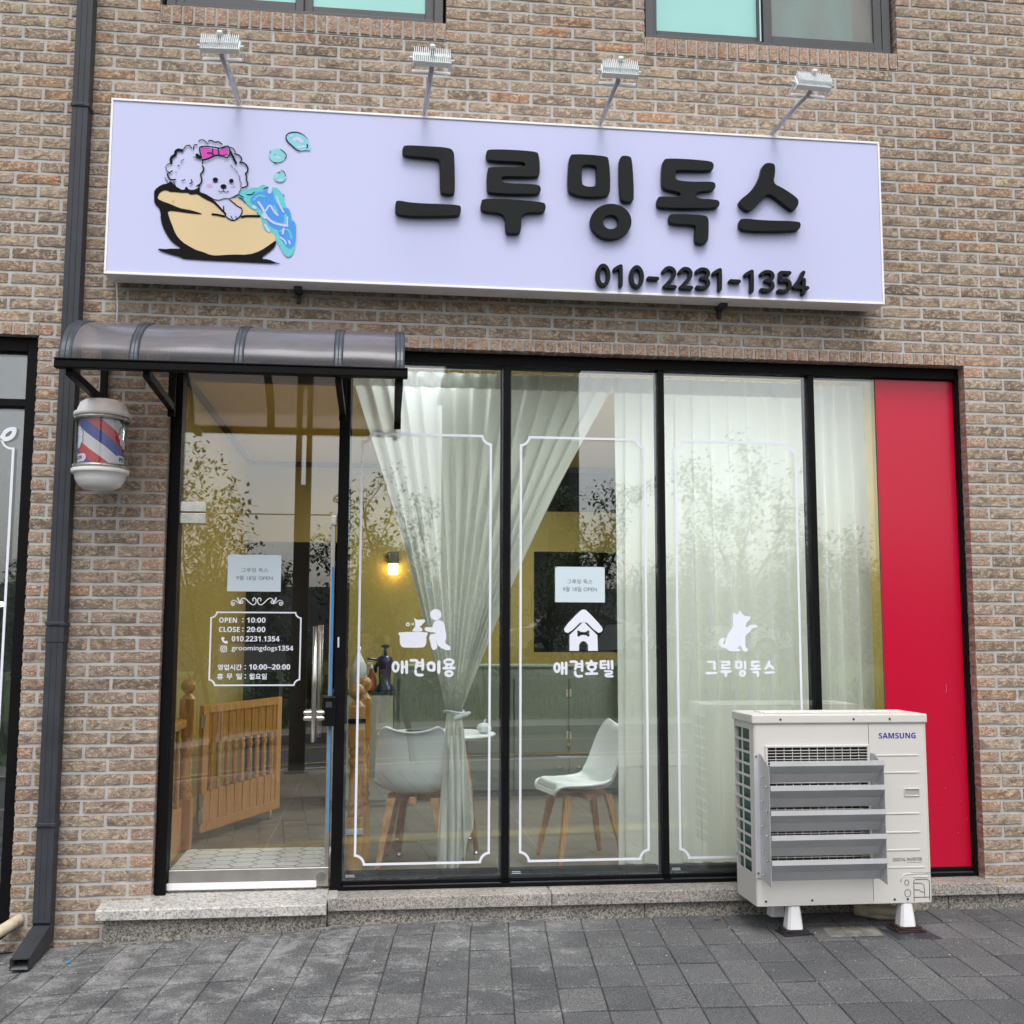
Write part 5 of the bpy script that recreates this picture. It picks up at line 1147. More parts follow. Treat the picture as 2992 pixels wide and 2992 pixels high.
co_ = MB(); co_.box(RX0, RX0+.03, .30, YB-.03, CZ-.055, CZ-.001); co_.box(RX0, RX1, YB-.03, YB-.001, CZ-.055, CZ-.001); co_.build('cornice', M['dark_grey'], BLD)
hdr = MB(); hdr.box(-1.22, -.20, .262, .30, 3.065, CZ-.001); hdr.build('window_header', simple('header_brown', (.085, .060, .050), .7), BLD)
pr = MB(); pr.box(3.24, RX1-.001, .27, .40, FZ, CZ-.001); pr.build('dark_gap_filler', M['black'], BLD)  # black box added where only a dark gap shows beside the film
vo = MB(); vo.box(-1.5, 3.6, YB+.9, YB+.92, -.2, 3.5); vo.box(-1.5, 3.6, YB+.11, YB+.9, .05, .12); vo.build('back_room', M['void'], BLD)

# white drawer cabinets along the back
def cabinet():
    t = thing('cabinet', (1.2, 3.45, FZ), 'long pale green-white cabinet with hinged doors behind the chairs', 'cabinet')
    b = MB(); CX0, CX1, CY = .14, 3.2, 3.44
    b.bbox(CX0, CX1, CY+.006, 3.90, FZ+.05, 1.255, .004); b.bbox(CX0-.01, CX1, CY-.012, 3.91, 1.255, 1.275, .003); b.box(CX0+.02, CX1, CY+.03, 3.89, FZ, FZ+.05)
    b.build('carcass', M['cab'], t)
    for i in range(3):
        x0 = CX0+.045+1.02*i
        for s in (0, 1):
            o = MB().bbox(x0+.49*s, x0+.49*s+.485, CY-.014, CY+.004, .505, 1.165, .003).build('cabinet_door', M['cab'], t)
            k = MB()
            for z_ in (1.03, .66): k.bbox(x0+.49*s+(.462 if s == 0 else .003), x0+.49*s+(.482 if s == 0 else .023), CY-.018, CY-.0145, z_-.035, z_+.035, .001)
            k.build('hinge', M['steel'], o)
            if s == 0: MB().bbox(x0+.47, x0+.505, CY-.03, CY-.0185, .555, .585, .004).build('latch', simple('brass', (.45, .30, .08), .3, .9), o)
            d_ = MB().bbox(x0+.49*s, x0+.49*s+.485, CY-.014, CY+.004, FZ+.058, .470, .003).build('drawer_front', M['cab'], t)
            kn_ = MB(); kn_.tube([(x0+.49*s+(.40 if s == 0 else .085), CY-.014, .385), (x0+.49*s+(.40 if s == 0 else .085), CY-.035, .385)], [.008, .014], 12); kn_.build('knob', M['steel'], d_)
cabinet()
sb_ = thing('side_cabinet', (-.1, 3.3, FZ), 'lower grey cabinet with cleaning bottles standing on it', 'cabinet')
MB().bbox(-.42, .125, 3.05, 3.60, FZ, 1.04, .004).build('carcass', M['pale_wall'], sb_); MB().bbox(-.43, .13, 3.04, 3.61, 1.04, 1.062, .003).build('top', simple('navy_mat', (.02, .025, .06), .5), sb_)
MB().bbox(-.40, .105, 3.036, 3.049, FZ+.04, 1.03, .003).build('cabinet_door', M['pale_wall'], sb_)
def wx(px, py, Y): return W(px, py, Y)[0]
# bottles
jx, jy, jz = wx(1046, 1960, 3.2), 3.2, 1.063
j = MB(); j.lathe([(0, jz), (.072, jz), (.076, jz+.01), (.076, jz+.19), (.070, jz+.22), (.030, jz+.30), (.020, jz+.33), (.020, jz+.35), (.022, jz+.352), (.022, jz+.37), (0, jz+.372)], jx, jy, 28)
JG = thing('jug', (jx, jy, jz), 'milky plastic jug on the lower cabinet behind the newel posts', 'jug'); j.build('bottle', M['jug'], JG); MB().lathe([(.024, jz+.345), (.024, jz+.375), (0, jz+.376)], jx, jy, 20).build('cap', M['white_metal'], JG)
px_, py_ = wx(1085, 1980, 3.15), 3.15
PB = thing('pump_bottle', (px_, py_, jz), 'reddish spray bottle with a white nozzle beside the milky jug', 'bottle'); MB().lathe([(0, jz), (.045, jz), (.048, jz+.01), (.046, jz+.09), (.020, jz+.16), (.015, jz+.19), (0, jz+.191)], px_, py_, 24).build('bottle', M['pinkliq'], PB)
n2 = MB(); n2.lathe([(.017, jz+.188), (.017, jz+.21), (.008, jz+.212), (.008, jz+.235), (0, jz+.236)], px_, py_, 16); n2.bbox(px_-.035, px_+.012, py_-.01, py_+.01, jz+.225, jz+.245, .004); n2.build('nozzle', M['white_metal'], PB)
sx_, sy_ = wx(1125, 1960, 3.12), 3.12
SP = thing('pressure_sprayer', (sx_, sy_, jz), 'dark blue pump pressure sprayer with a long nozzle', 'sprayer'); MB().lathe([(0, jz), (.085, jz), (.09, jz+.02), (.07, jz+.05), (.048, jz+.07), (.055, jz+.20), (.07, jz+.24), (.06, jz+.285), (.03, jz+.305), (0, jz+.306)], sx_, sy_, 28).build('tank', M['navy'], SP)
n3 = MB(); n3.tube([(sx_, sy_, jz+.30), (sx_, sy_, jz+.375)], .014, 12); n3.bbox(sx_-.035, sx_+.035, sy_-.015, sy_+.015, jz+.37, jz+.395, .006); n3.tube([(sx_-.02, sy_, jz+.265), (sx_-.13, sy_, jz+.275), (sx_-.15, sy_, jz+.275)], [.014, .008, .013], 10); n3.tube([(sx_-.05, sy_, jz+.26), (sx_-.085, sy_, jz+.20), (sx_-.075, sy_, jz+.16)], [.012, .018, .012], 10); n3.build('pump_head', M['navy'], SP)

# wall lamps, ceiling panel and two added fill lights
def wall_lamp(px, py, Y, label):
    x, z_ = W(px, py, Y); t = thing('wall_lamp', (x, Y, z_), label, 'lamp', 'glowing wall lamps')
    MB().bbox(x-.058, x+.058, Y-.10, Y-.002, z_+.0, z_+.125, .004).build('housing', simple('lamp_housing', (.10, .09, .065), .4, .5), t)
    MB().bbox(x-.050, x+.050, Y-.095, Y-.006, z_-.112, z_-.001, .006).build('shade', M['warm'], t)
wall_lamp(1149, 1648, YB, 'glowing wall lamp with a dark box top beside the tied curtain')
MB().box(2.12, 2.85, 3.0, 3.1, FZ, 2.45).build('partition_wall', M['mustard'], BLD)
wall_lamp(1980, 1668, 3.0, 'glowing wall lamp dimly seen through the straight curtain')
LP = thing('ceiling_light', (.83, 3.7, CZ), 'bright flat ceiling light seen through the tied curtain', 'lamp'); MB().bbox(.57, 1.09, 3.3, 4.1, CZ-.03, CZ-.002, .004).build('housing', M['white_metal'], LP); MB().box(.585, 1.075, 3.32, 4.08, CZ-.034, CZ-.0305).build('diffuser', M['led'], LP)
LR = copy_tree(LP); LR.location.x = 2.3; LR.location.y = 1.7; LR['label'] = 'unseen bright fill light added behind the straight curtain'  # added fill light, hidden by the curtain, brightens curtains and room
LQ = copy_tree(LP); LQ.location.x = .30; LQ.location.y = .57; LQ.scale.y = .55; LQ['label'] = 'unseen softer fill light added above the tied curtain by the window'  # added fill light out of view, brightens the tied curtain from behind
for ch_ in LQ.children:
    if ch_.name.startswith('diffuser'): ch_.data = ch_.data.copy(); ch_.data.materials[0] = M['fill_soft']
for o in (LP, LQ, LR): o['group'] = 'flat ceiling lights of the shop'

# curtains on a track
def sstep(a, b, x):
    t = max(0, min(1, (x-a)/(b-a))); return t*t*(3-2*t)
rl_ = MB(); rl_.box(-.24, 3.2, .425, .445, 3.222, 3.24)
for i in range(34):
    x = -.2+3.35*i/33; rl_.tube([(x, .42, 3.222), (x, .418, 3.195), (x, .424, 3.185)], .003, 6)
rl_.build('curtain_track', M['white_metal'], None, label='white curtain track with small hooks behind the top of the panes', cat='curtain track')
TZ, TX = W(1325, 2078, .42)[1], W(1325, 2078, .42)[0]
def tied(u, v):
    top, hem = 3.195, .135+.02*sin(u*40)+.24*sstep(.70, .98, u)+.05*sstep(.45, .7, u)*(1 if u < .99 else 1)
    xt = -.205+1.71*u
    if v < .62:
        s = v/.62; z_ = top+(TZ-top)*s
        xk = TX+(u-.5)*.085
        bow = sin(pi*s)*(.055 if u > .5 else -.02)*(abs(u-.5)*2)
        x = xt*(1-s)+xk*s-bow
        pl = (1-sstep(0, .06, s))
        n_ = 15
        amp = (.016+.030*sstep(.05, .5, s))*(1-.25*sstep(.8, 1, s))
        ph_ = n_*u+.20*sin(5*u+1.2*s); fr2 = ph_-floor(ph_); fold = min(fr2/.78, (1-fr2)/.22)
        y = .445-amp*1.5*sstep(0, 1, fold)**.8+.010*sin(2*pi*3.3*u+2*s)*s-.03*sstep(.6, 1, s)
        x += .006*sin(2*pi*2.7*u+3*s)*sstep(.05, .4, s)*(1-sstep(.75, 1, s))
    else:
        s = (v-.62)/.38; z_ = TZ+(hem-TZ)*s
        w_ = .080+.165*s**.8
        x = TX+(u-.5)*w_+.015*s-(.05*s if u < .2 else 0)*0
        n_ = 4.5
        y = .395+(.022+.035*sstep(0, .4, s))*sin(2*pi*n_*u+1.2*sin(3*s+u*6))+.006*sin(2*pi*11*u+3*s)
        x += .012*sin(2*pi*n_*u+1.0)*sstep(.1, .5, s)
    return (x, y, z_)
CT = MB(); CT.grid(tied, 420, 110); CTo = CT.build('tied_curtain', M['curtain'], None, fix=False, label='sheer white curtain gathered and tied in the middle behind the first two panes', cat='curtain')
hd_ = MB(); hd_.grid(lambda u, v: (-.205+1.71*u, .4185-.004+.013*sin(2*pi*17*u+1.5*sin(5*u)), 3.198-.10*v), 240, 2); hd_.build('heading_tape', M['curtain'], CTo, fix=False)
tb = MB(); pts = [(TX+.062*cos(t), .395+.06*sin(t), TZ+.006*sin(2*t)) for t in [2*pi*i/28 for i in range(28)]]; tb.tube(pts, .007, 8, closed=True)
for dx, dz in ((.030, -.030), (.062, -.018)):
    q = MB().lathe([(0, -.042), (.010, -.036), (.017, -.012), (.017, .012), (.010, .036), (0, .042)], 0, 0, 16); R_ = Matrix.Translation((TX+dx, .33, TZ+dz))@Matrix.Rotation(radians(70), 4, 'Y'); tb.add([R_@Vector(p) for p in q.v], q.f, smooth=True)
tb.build('tieback', M['vinyl'], CTo)
def hang(x0, x1, n_, ph):
    def f(u, v):
        z_ = 3.195-(3.195-.145)*v; amp = .010+.026*sstep(.03, .35, v)
        x = x0+(x1-x0)*u+.006*sin(9*u+3*v)*v
        ph_ = n_*u+ph+.22*sin(4*u+1.5*v); fr2 = ph_-floor(ph_); fold = min(fr2/.82, (1-fr2)/.18)
        return (x, .44-amp*1.6*sstep(0, 1, fold)**.8+.008*sin(2*pi*2.3*u+2*v)*v, z_)
    return f
hc = MB(); hc.grid(hang(1.485, 2.760, 11, .3), 300, 30); HC = hc.build('straight_curtain', M['curtain'], None, fix=False, label='sheer white curtain hanging straight behind the pane with the sitting dog', cat='curtain')
h2 = MB(); h2.grid(hang(2.815, 3.16, 4, 1.0), 60, 30); h2.build('straight_curtain', M['curtain'], None, fix=False, label='narrow sheer white curtain hanging beside the red film', cat='curtain')
for a, b in ((1.485, 2.76),): q = MB(); q.grid(lambda u, v: (a+(b-a)*u, .413+.009*sin(2*pi*12*u+.3), 3.198-.10*v), 160, 2); q.build('heading_tape', M['curtain'], HC, fix=False)

# two shell chairs, a round table
def chair(label):
    t = thing('shell_chair', (0, 0, 0), label, 'chair', 'white shell chairs with beech legs')
    prof = [(.235, .425), (.225, .452), (.19, .462), (.10, .452), (0, .440), (-.09, .438), (-.155, .455), (-.195, .495), (-.218, .56), (-.240, .66), (-.262, .76), (-.280, .825), (-.290, .845)]
    wid = [.17, .205, .222, .232, .235, .236, .236, .234, .230, .222, .208, .185, .155]
    cup = [.0, .008, .018, .03, .045, .06, .075, .085, .075, .06, .045, .03, .02]
    def ev(l, s):
        k = s*(len(l)-1); i = min(int(k), len(l)-2); f = k-i
        a = l[max(i-1, 0)]; b = l[i]; c = l[i+1]; d = l[min(i+2, len(l)-1)]
        def cr(a, b, c, d): return .5*((2*b)+(-a+c)*f+(2*a-5*b+4*c-d)*f*f+(-a+3*b-3*c+d)*f**3)
        return tuple(cr(*q) for q in zip(a, b, c, d)) if isinstance(b, tuple) else cr(a, b, c, d)
    def sp(u, v, off=0, k=1.0):
        y, z_ = ev(prof, v); y2, z2_ = ev(prof, min(1, v+.01)); y1, z1_ = ev(prof, max(0, v-.01))
        d = Vector((0, y2-y1, z2_-z1_)).normalized(); n_ = Vector((0, -d.z, d.y))*-1
        if n_.z < 0 and v < .4: n_ = -n_
        n_ = Vector((0, d.z, -d.y)); 
        if n_.z < -.2 or (v > .5 and n_.y < 0): n_ = -n_
        uu = 2*u-1; c = ev(cup, v)*abs(uu)**2.6
        w_ = ev(wid, v)*k
        dip = -.022*sstep(.86, 1, v)*(1-uu*uu)
        return (w_*uu, y+n_.y*(c+off), z_+n_.z*(c+off)+dip)
    s = MB(); s.grid(lambda u, v: sp(u, v, .006), 24, 40); s.grid(lambda u, v: sp(u, v, -.006, 1.0), 24, 40)
    edge = [sp(0, i/40) for i in range(41)]+[sp(i/24, 1) for i in range(1, 25)]+[sp(1, 1-i/40) for i in range(1, 41)]+[sp(1-i/24, 0) for i in range(1, 24)]
    s.tube(edge, .008, 8, closed=True)
    s.build('shell', M['shell'], t)
    c = MB()
    def cu(u, v):
        p = sp(.08+.84*u, .07+.40*v, .006); e = min(min(u, 1-u)*7, min(v, 1-v)*7, 1.0); return (p[0], p[1], p[2]+.030*sqrt(max(0, 1-(1-e)**2)))
    c.grid(cu, 20, 20); c.build('cushion', M['cushion'], t)
    f = MB(); f.bbox(-.17, .17, -.022, .022, .385, .425, .004); f.bbox(-.022, .022, -.17, .17, .384, .424, .004); f.box(-.08, .08, -.08, .08, .425, .434); f.build('leg_cross', M['beech'], t)
    for sx, sy in ((-1, -1), (1, -1), (-1, 1), (1, 1)):
        a, b = Vector((sx*.135, sy*.135, .415)), Vector((sx*.205, sy*.215, .004)); l = MB()
        q = MB(); q.add([(p.x+ox*w_, p.y+oy*w_*.8, p.z) for p, w_ in ((b, .014), (a, .026)) for ox, oy in ((-1, -1), (1, -1), (1, 1), (-1, 1))], [(3, 2, 1, 0), (4, 5, 6, 7), (0, 1, 5, 4), (1, 2, 6, 5), (2, 3, 7, 6), (3, 0, 4, 7)]); 
        lg = q.build('leg', M['beech'], t); gl = MB(); gl.lathe([(0, 0), (.010, 0), (.010, .004)], b.x, b.y, 10); gl.build('glide', M['rubber'], lg)
    return t
ch1 = chair('white shell chair seen from behind by the tied curtain'); ch2 = copy_tree(ch1); ch2['label'] = 'white shell chair seen from the side below the kennel drawing'
ch1.location = (.245, .66, FZ); ch1.rotation_euler.z = radians(-8)
ch2.location = (1.30, .705, FZ); ch2.rotation_euler.z = radians(101)
tz = W(1440, 2141, 1.15)[1]; tx = W(1448, 2141, 1.15)[0]-.40
TB = thing('round_table', (tx, 1.15, FZ), 'round white table with wooden legs between the two chairs', 'table'); MB().lathe([(0, tz-.018), (.385, tz-.018), (.398, tz-.010), (.40, tz-.002), (.394, tz), (0, tz)], tx, 1.15, 64).build('tabletop', M['shell'], TB)
for sx, sy in ((-1, -1), (1, -1), (-1, 1), (1, 1)):
    l = MB(); l.tube([(tx+sx*.17, 1.15+sy*.17, tz-.02), (tx+sx*.25, 1.15+sy*.26, FZ+.025)], [.021, .016], 14); lo_ = l.build('leg', M['beech'], TB); q = MB(); q.lathe([(0, FZ+.001), (.02, FZ+.001), (.02, FZ+.012), (.012, FZ+.016), (.012, FZ+.026)], tx+sx*.25, 1.15+sy*.26, 14); q.build('glide', M['steel'], lo_)
MB().tube([(tx+.0, 1.15, tz-.07), (tx, 1.15, tz-.02)], .06, 20).build('hub', M['black'], TB)
tr_ = MB(); tr_.bbox(tx-.21, tx+.05, 1.05, 1.22, tz+.001, tz+.016, .005); tr_.bbox(tx-.20, tx+.04, 1.06, 1.21, tz+.0155, tz+.03, .004); tr_.build('dark_tray', simple('dark_slate', (.035, .032, .028), .5), None, label='dark flat slate tray lying on the round table', cat='tray')
ox_, oy_ = W(1414, 2135, 1.10)[0], 1.10
pk = MB(); pk.grid(lambda u, v: ((lambda a, b: (ox_+(.052*(1-.10*abs(cos(4*a))))*sin(b)*cos(a), oy_+(.052*(1-.10*abs(cos(4*a))))*sin(b)*sin(a), tz+.036+.036*cos(b)-.0*b))(2*pi*u, pi*v)), 48, 14)
PK = pk.build('pumpkin_ornament', M['shell'], None, label='small white pumpkin ornament near the edge of the round table', cat='ornament'); MB().tube([(ox_, oy_, tz+.066), (ox_+.004, oy_, tz+.085), (ox_+.014, oy_, tz+.094)], [.008, .006, .004], 8).build('stem', M['shell'], PK)

# turned pine newel posts, railing and the gate
def turned(mb, x, y, prof, n=20): mb.lathe(prof, x, y, n)
def newel(px, py, Y, label, s=1.0):
    x, zt = W(px, py, Y); t = thing('newel_post', (x, Y, FZ), label, 'post', 'turned pine newel posts'); b = MB(); w_ = .048*s; h = zt-FZ
    b.bbox(x-w_, x+w_, Y-w_, Y+w_, FZ, FZ+.30*h, .006); b.bbox(x-w_, x+w_, Y-w_, Y+w_, FZ+.66*h, FZ+.885*h, .008)
    z0, z1 = FZ+.30*h, FZ+.66*h; L_ = z1-z0
    pr_ = [(.040, 0), (.046, .03), (.046, .06), (.032, .10), (.044, .16), (.046, .19), (.034, .24), (.042, .28), (.036, .34), (.040, .60), (.030, .70), (.044, .78), (.046, .82), (.032, .88), (.044, .93), (.040, 1.0)]
    turned(b, x, Y, [(r*s, z0+L_*q) for r, q in pr_]); b.build('post', M['pine'], t)
    k = MB(); zb_ = FZ+.885*h; k.lathe([(.046*s, zb_), (.030*s, zb_+.02), (.020*s, zb_+.03)]+[(.050*s*sin(a)+.001, zt-.048*s-.048*s*cos(a)) for a in [pi*(.12+.88*i/12) for i in range(13)]], x, Y, 24); k.build('ball_finial', M['pine'], t)
    return t, x
newel(552, 1984, 1.22, 'pine newel post with a ball top that carries the gate')
n1, n1x = newel(1044, 1998, .36, 'pine newel post with a ball top and a black latch, close behind the first pane')
lt_ = MB(); z_ = W(1035, 2107, .31)[1]; lt_.bbox(n1x-.05, n1x+.055, .300, .310, z_-.014, z_+.014, .006, 3); lt_.build('latch', M['black'], n1); bp_ = MB(); z_ = W(1032, 2430, .31)[1]; bp_.bbox(n1x-.05, n1x+.05, .303, .310, z_-.018, z_+.018, .002); bp_.build('bracket_plate', M['galv'], n1)
newel(1066, 1978, .75, 'pine newel post standing behind the latch post', .95)
def baluster(x, y, z0, z1):
    b = MB(); L_ = z1-z0; b.lathe([(r, z0+L_*q) for r, q in ((.015, 0), (.020, .02), (.020, .05), (.013, .08), (.019, .12), (.015, .17), (.017, .22), (.018, .5), (.015, .70), (.013, .74), (.021, .80), (.021, .86), (.013, .91), (.020, .95), (.015, 1))], x, y, 14); return b
GA, GB = Vector((-1.20, 1.44, 0)), Vector((-.765, 2.53, 0)); gd = (GB-GA).normalized(); gl_ = (GB-GA).length; gn_ = Vector((-gd.y, gd.x, 0))
GT = thing('wooden_gate', (GA.x, GA.y, FZ), 'open pine gate with turned balusters inside the glass door', 'gate')
def gbox(a0, a1, z0, z1, th=.018, b_=.003):
    q = MB().bbox(a0, a1, -th, th, z0, z1, b_); q.v = [tuple(GA+gd*v[0]+gn_*v[1]+Vector((0, 0, v[2]))) for v in q.v]; return q
ZG0, ZG1 = .20, 1.055
f_ = MB()
for q in (gbox(0, .075, ZG0, ZG1), gbox(gl_-.075, gl_, ZG0, ZG1), gbox(.076, gl_-.076, ZG0, ZG0+.065), gbox(.076, gl_-.076, ZG1-.055, ZG1)): f_.add(q.v, q.f)
f_.build('gate_frame', M['pine'], GT)
N = 9
for z0, z1 in ((ZG0+.066, ZG0+.27), (ZG1-.26, ZG1-.056)):
    sl_ = MB()
    for i in range(N*2):
        a0 = .078+(gl_-.156)*i/(N*2); q = gbox(a0, a0+(gl_-.156)/(N*2)-.001, z0, z1, .012 if i % 2 else .007, .002); sl_.add(q.v, q.f)
    sl_.build('board_panel', M['pine_dark'] if z0 > .5 else M['pine'], GT)
for i in range(N):
    p = GA+gd*(.078+(gl_-.156)*(i+.5)/N); baluster(p.x, p.y, ZG0+.271, ZG1-.261).build('baluster', M['pine'], GT)
hh_ = MB()
for z_ in (.95, .42, .31):
    q = MB().bbox(-.035, .02, -.024, -.0185, z_-.045, z_+.045, .003); q.v = [tuple(GA+gd*v[0]+gn_*v[1]+Vector((0, 0, v[2]))) for v in q.v]; hh_.add(q.v, q.f)
hh_.build('hinge', M['steel_brushed'], GT); cs = MB(); p = GB-gd*.12; cs.tube([(p.x, p.y, FZ+.001), (p.x, p.y, ZG0)], [.016, .010], 10); cs.build('castor', M['steel_brushed'], GT)
RL = thing('wooden_railing', (-1.29, .9, FZ), 'pine railing with turned balusters along the wall beside the doormat', 'railing')
q = MB(); q.bbox(-1.335, -1.25, .34, 1.165, .93, .985, .012); q.bbox(-1.315, -1.265, .34, 1.165, FZ+.001, .42, .004); q.build('rail', M['pine'], RL)
for y in (.45, .66, .87, 1.08): baluster(-1.29, y, .42, .93).build('baluster', M['pine'], RL)
# doormat with a hexagon line pattern
mm_, nm_, bm_m = mat('hexagon_mat'); cv = coords(nm_, (1/.27, 1/.135, 1)); sxy = nd(nm_, 'SeparateXYZ'); nm_.links.new(cv, sxy.inputs[0])
def hexd(ax, ay):
    fx = math_(nm_, 'ABSOLUTE', math_(nm_, 'SUBTRACT', math_(nm_, 'FRACT', math_(nm_, 'ADD', sxy.outputs[0], ax)), .5)); fy = math_(nm_, 'ABSOLUTE', math_(nm_, 'SUBTRACT', math_(nm_, 'FRACT', math_(nm_, 'ADD', sxy.outputs[1], ay)), .5))
    return math_(nm_, 'MAXIMUM', math_(nm_, 'MULTIPLY', fy, 1.0), math_(nm_, 'ADD', math_(nm_, 'MULTIPLY', fx, 1.5), math_(nm_, 'MULTIPLY', fy, .5)))
h1, h2_ = hexd(0, 0), hexd(.5, .5); hm = math_(nm_, 'MINIMUM', h1, h2_)
hr_ = ramp(nm_, hm, [(.455, (.62, .66, .68)), (.475, (.20, .22, .24))]); nm_.links.new(hr_.outputs[0], bm_m.inputs['Base Color']); bm_m.inputs['Roughness'].default_value = .85
MB().bbox(-1.225, -.29, .50, 1.20, FZ+.001, FZ+.009, .003).build('doormat', mm_, None, label='pale doormat with a grey hexagon pattern inside the door', cat='doormat')
# ------------------------------------------------------------------ across the street: what the panes mirror
def mirror_at(px, py, Yw):
    """X and height of a thing standing at Y = Yw behind the viewer whose mirror image is met at a photograph point"""
    return W(px, py, 2*GY-Yw)
leaf_m, ln2, lb2 = mat('foliage'); gi = nd(ln2, 'NewGeometry'); lr = ramp(ln2, gi.outputs['Random Per Island'], [(0, (.030, .058, .012)), (.5, (.055, .105, .022)), (1, (.095, .15, .035))]); ln2.links.new(lr.outputs[0], lb2.inputs['Base Color']); lb2.inputs['Roughness'].default_value = .6
lt2 = nd(ln2, 'BsdfTranslucent'); ln2.links.new(lr.outputs[0], lt2.inputs[0]); lm2 = nd(ln2, 'MixShader'); lm2.inputs[0].default_value = .3; ln2.links.new(lb2.outputs[0], lm2.inputs[1]); ln2.links.new(lt2.outputs[0], lm2.inputs[2]); ln2.links.new(lm2.outputs[0], ln2.nodes['Material Output'].inputs[0])
bark = simple('bark', (.075, .060, .045), .9, 0, .3, 20, .4)
def tree(x, y, h, seed, spread, nleaf, ls, label, group='trees across the street', clear=.32, sup=True):
    rn = random.Random(seed); zb = ground_z(x, y) if y > -15 else ground_z(x, y)+.5
    t = thing('tree', (x, y, zb), label, 'tree', group); b = MB(); tips = []
    def br(p, d, L, r, lev):
        pts = [p]; n = 5
        for i in range(n):
            d = (d+Vector((rn.uniform(-.16, .16), rn.uniform(-.16, .16), rn.uniform(-.02, .14)))).normalized(); pts.append(pts[-1]+d*L/n)
        b.tube(pts, [r*(1-.62*i/n) for i in range(n+1)], 7 if lev < 2 else 5, cap=False)
        if lev >= 2: tips.extend(pts[2:])
        if lev >= 3: return
        k = {0: rn.randint(6, 8), 1: rn.randint(4, 5), 2: 3}[lev]
        for i in range(k):
            s = (clear if lev == 0 else .25)+(1-(clear if lev == 0 else .25))*(i+.6)/k; s = min(s, .99); j = min(int(s*n), n-1); q = pts[j].lerp(pts[j+1], s*n-j)
            a = rn.uniform(0, 2*pi) if lev else i*2.4+rn.uniform(-.4, .4); e = rn.uniform(.35, .85)
            dd = (Vector((cos(a)*cos(e), sin(a)*cos(e), sin(e)))*.8+d*.45).normalized()
            br(q, dd, L*rn.uniform(.42, .58)*(spread if lev == 0 else 1), r*(.48-.1*s), lev+1)
    br(Vector((x, y, zb-.1)), Vector((rn.uniform(-.05, .05), rn.uniform(-.05, .05), 1)), h*.86, h*.016, 0)
    k_ = h/max(p.z-zb for p in tips); o_ = Vector((x, y, zb)); b.v = [tuple(o_+(Vector(v)-o_)*k_) for v in b.v]; tips = [o_+(p-o_)*k_ for p in tips]
    b.build('trunk', bark, t)
    c = MB()
    for i in range(nleaf):
        p = rn.choice(tips)+Vector((rn.gauss(0, ls*1.05), rn.gauss(0, ls*1.05), rn.gauss(-.02, ls*.9)))
        a = rn.uniform(0, 2*pi); dn = rn.uniform(-1.0, .1); u = Vector((cos(a)*cos(dn), sin(a)*cos(dn), sin(dn))); w = u.cross(Vector((rn.uniform(-.4, .4), rn.uniform(-.4, .4), 1))).normalized()
        l = ls*rn.uniform(.7, 1.35)
        c.add([p, p+u*l*.45+w*l*.24, p+u*l, p+u*l*.45-w*l*.24], [(0, 1, 2, 3)])
    c.build('crown', leaf_m, t, fix=False)
    return t
x, _ = mirror_at(640, 1800, -8.2); tree(x, -8.2, 4.5, 3, 1.15, 3600, .092, 'young street tree with drooping leaves mirrored in the glass door', clear=.45)
x, _ = mirror_at(1215, 1700, -8.6); tree(x, -8.6, 3.9, 8, .70, 2200, .08, 'slim street tree mirrored on the tied curtain', clear=.45)
x, _ = mirror_at(2140, 1700, -8.4); tree(x, -8.4, 4.3, 14, 1.0, 4200, .085, 'full street tree mirrored on the straight curtain', clear=.36)
x, _ = mirror_at(1730, 1700, -17); tree(x, -17, 4.8, 21, .7, 2600, .11, 'taller tree on the verge mirrored below the gap between the curtains', clear=.30)
FAR = ((560, -19, 3.4, 'behind the opening hours on the door'), (760, -22, 3.7, 'behind the pull handle of the door'), (1010, -21, 3.9, 'along the door post'), (1110, -20, 3.5, 'above the milky jug'), (1180, -24, 3.9, 'around the glowing wall lamp'), (1420, -20, 3.2, 'beside the first mullion'), (1600, -23, 3.7, 'on the slanting edge of the tied curtain'), (1690, -25, 3.9, 'above the paper notice on the window'), (1900, -22, 3.5, 'along the second mullion'), (2010, -19, 3.4, 'at the border of the third pane'), (2330, -19, 3.6, 'along the third mullion'), (2420, -18, 3.9, 'on the narrow curtain'), (2500, -17, 3.3, 'beside the red film'), (2700, -22, 3.8, 'in line with the red film'), (60, -20, 3.8, 'in the neighbouring shop window'), (330, -23, 3.9, 'in line with the brick pier'))
for i, (px, Yw, h, lab) in enumerate(FAR):
    x, _ = mirror_at(px, 1800, Yw); tree(x, Yw, h, 50+i, 1.0, 2300, .14, 'bushy tree on the far verge, mirrored '+lab, 'bushy trees on the far verge', clear=.15)
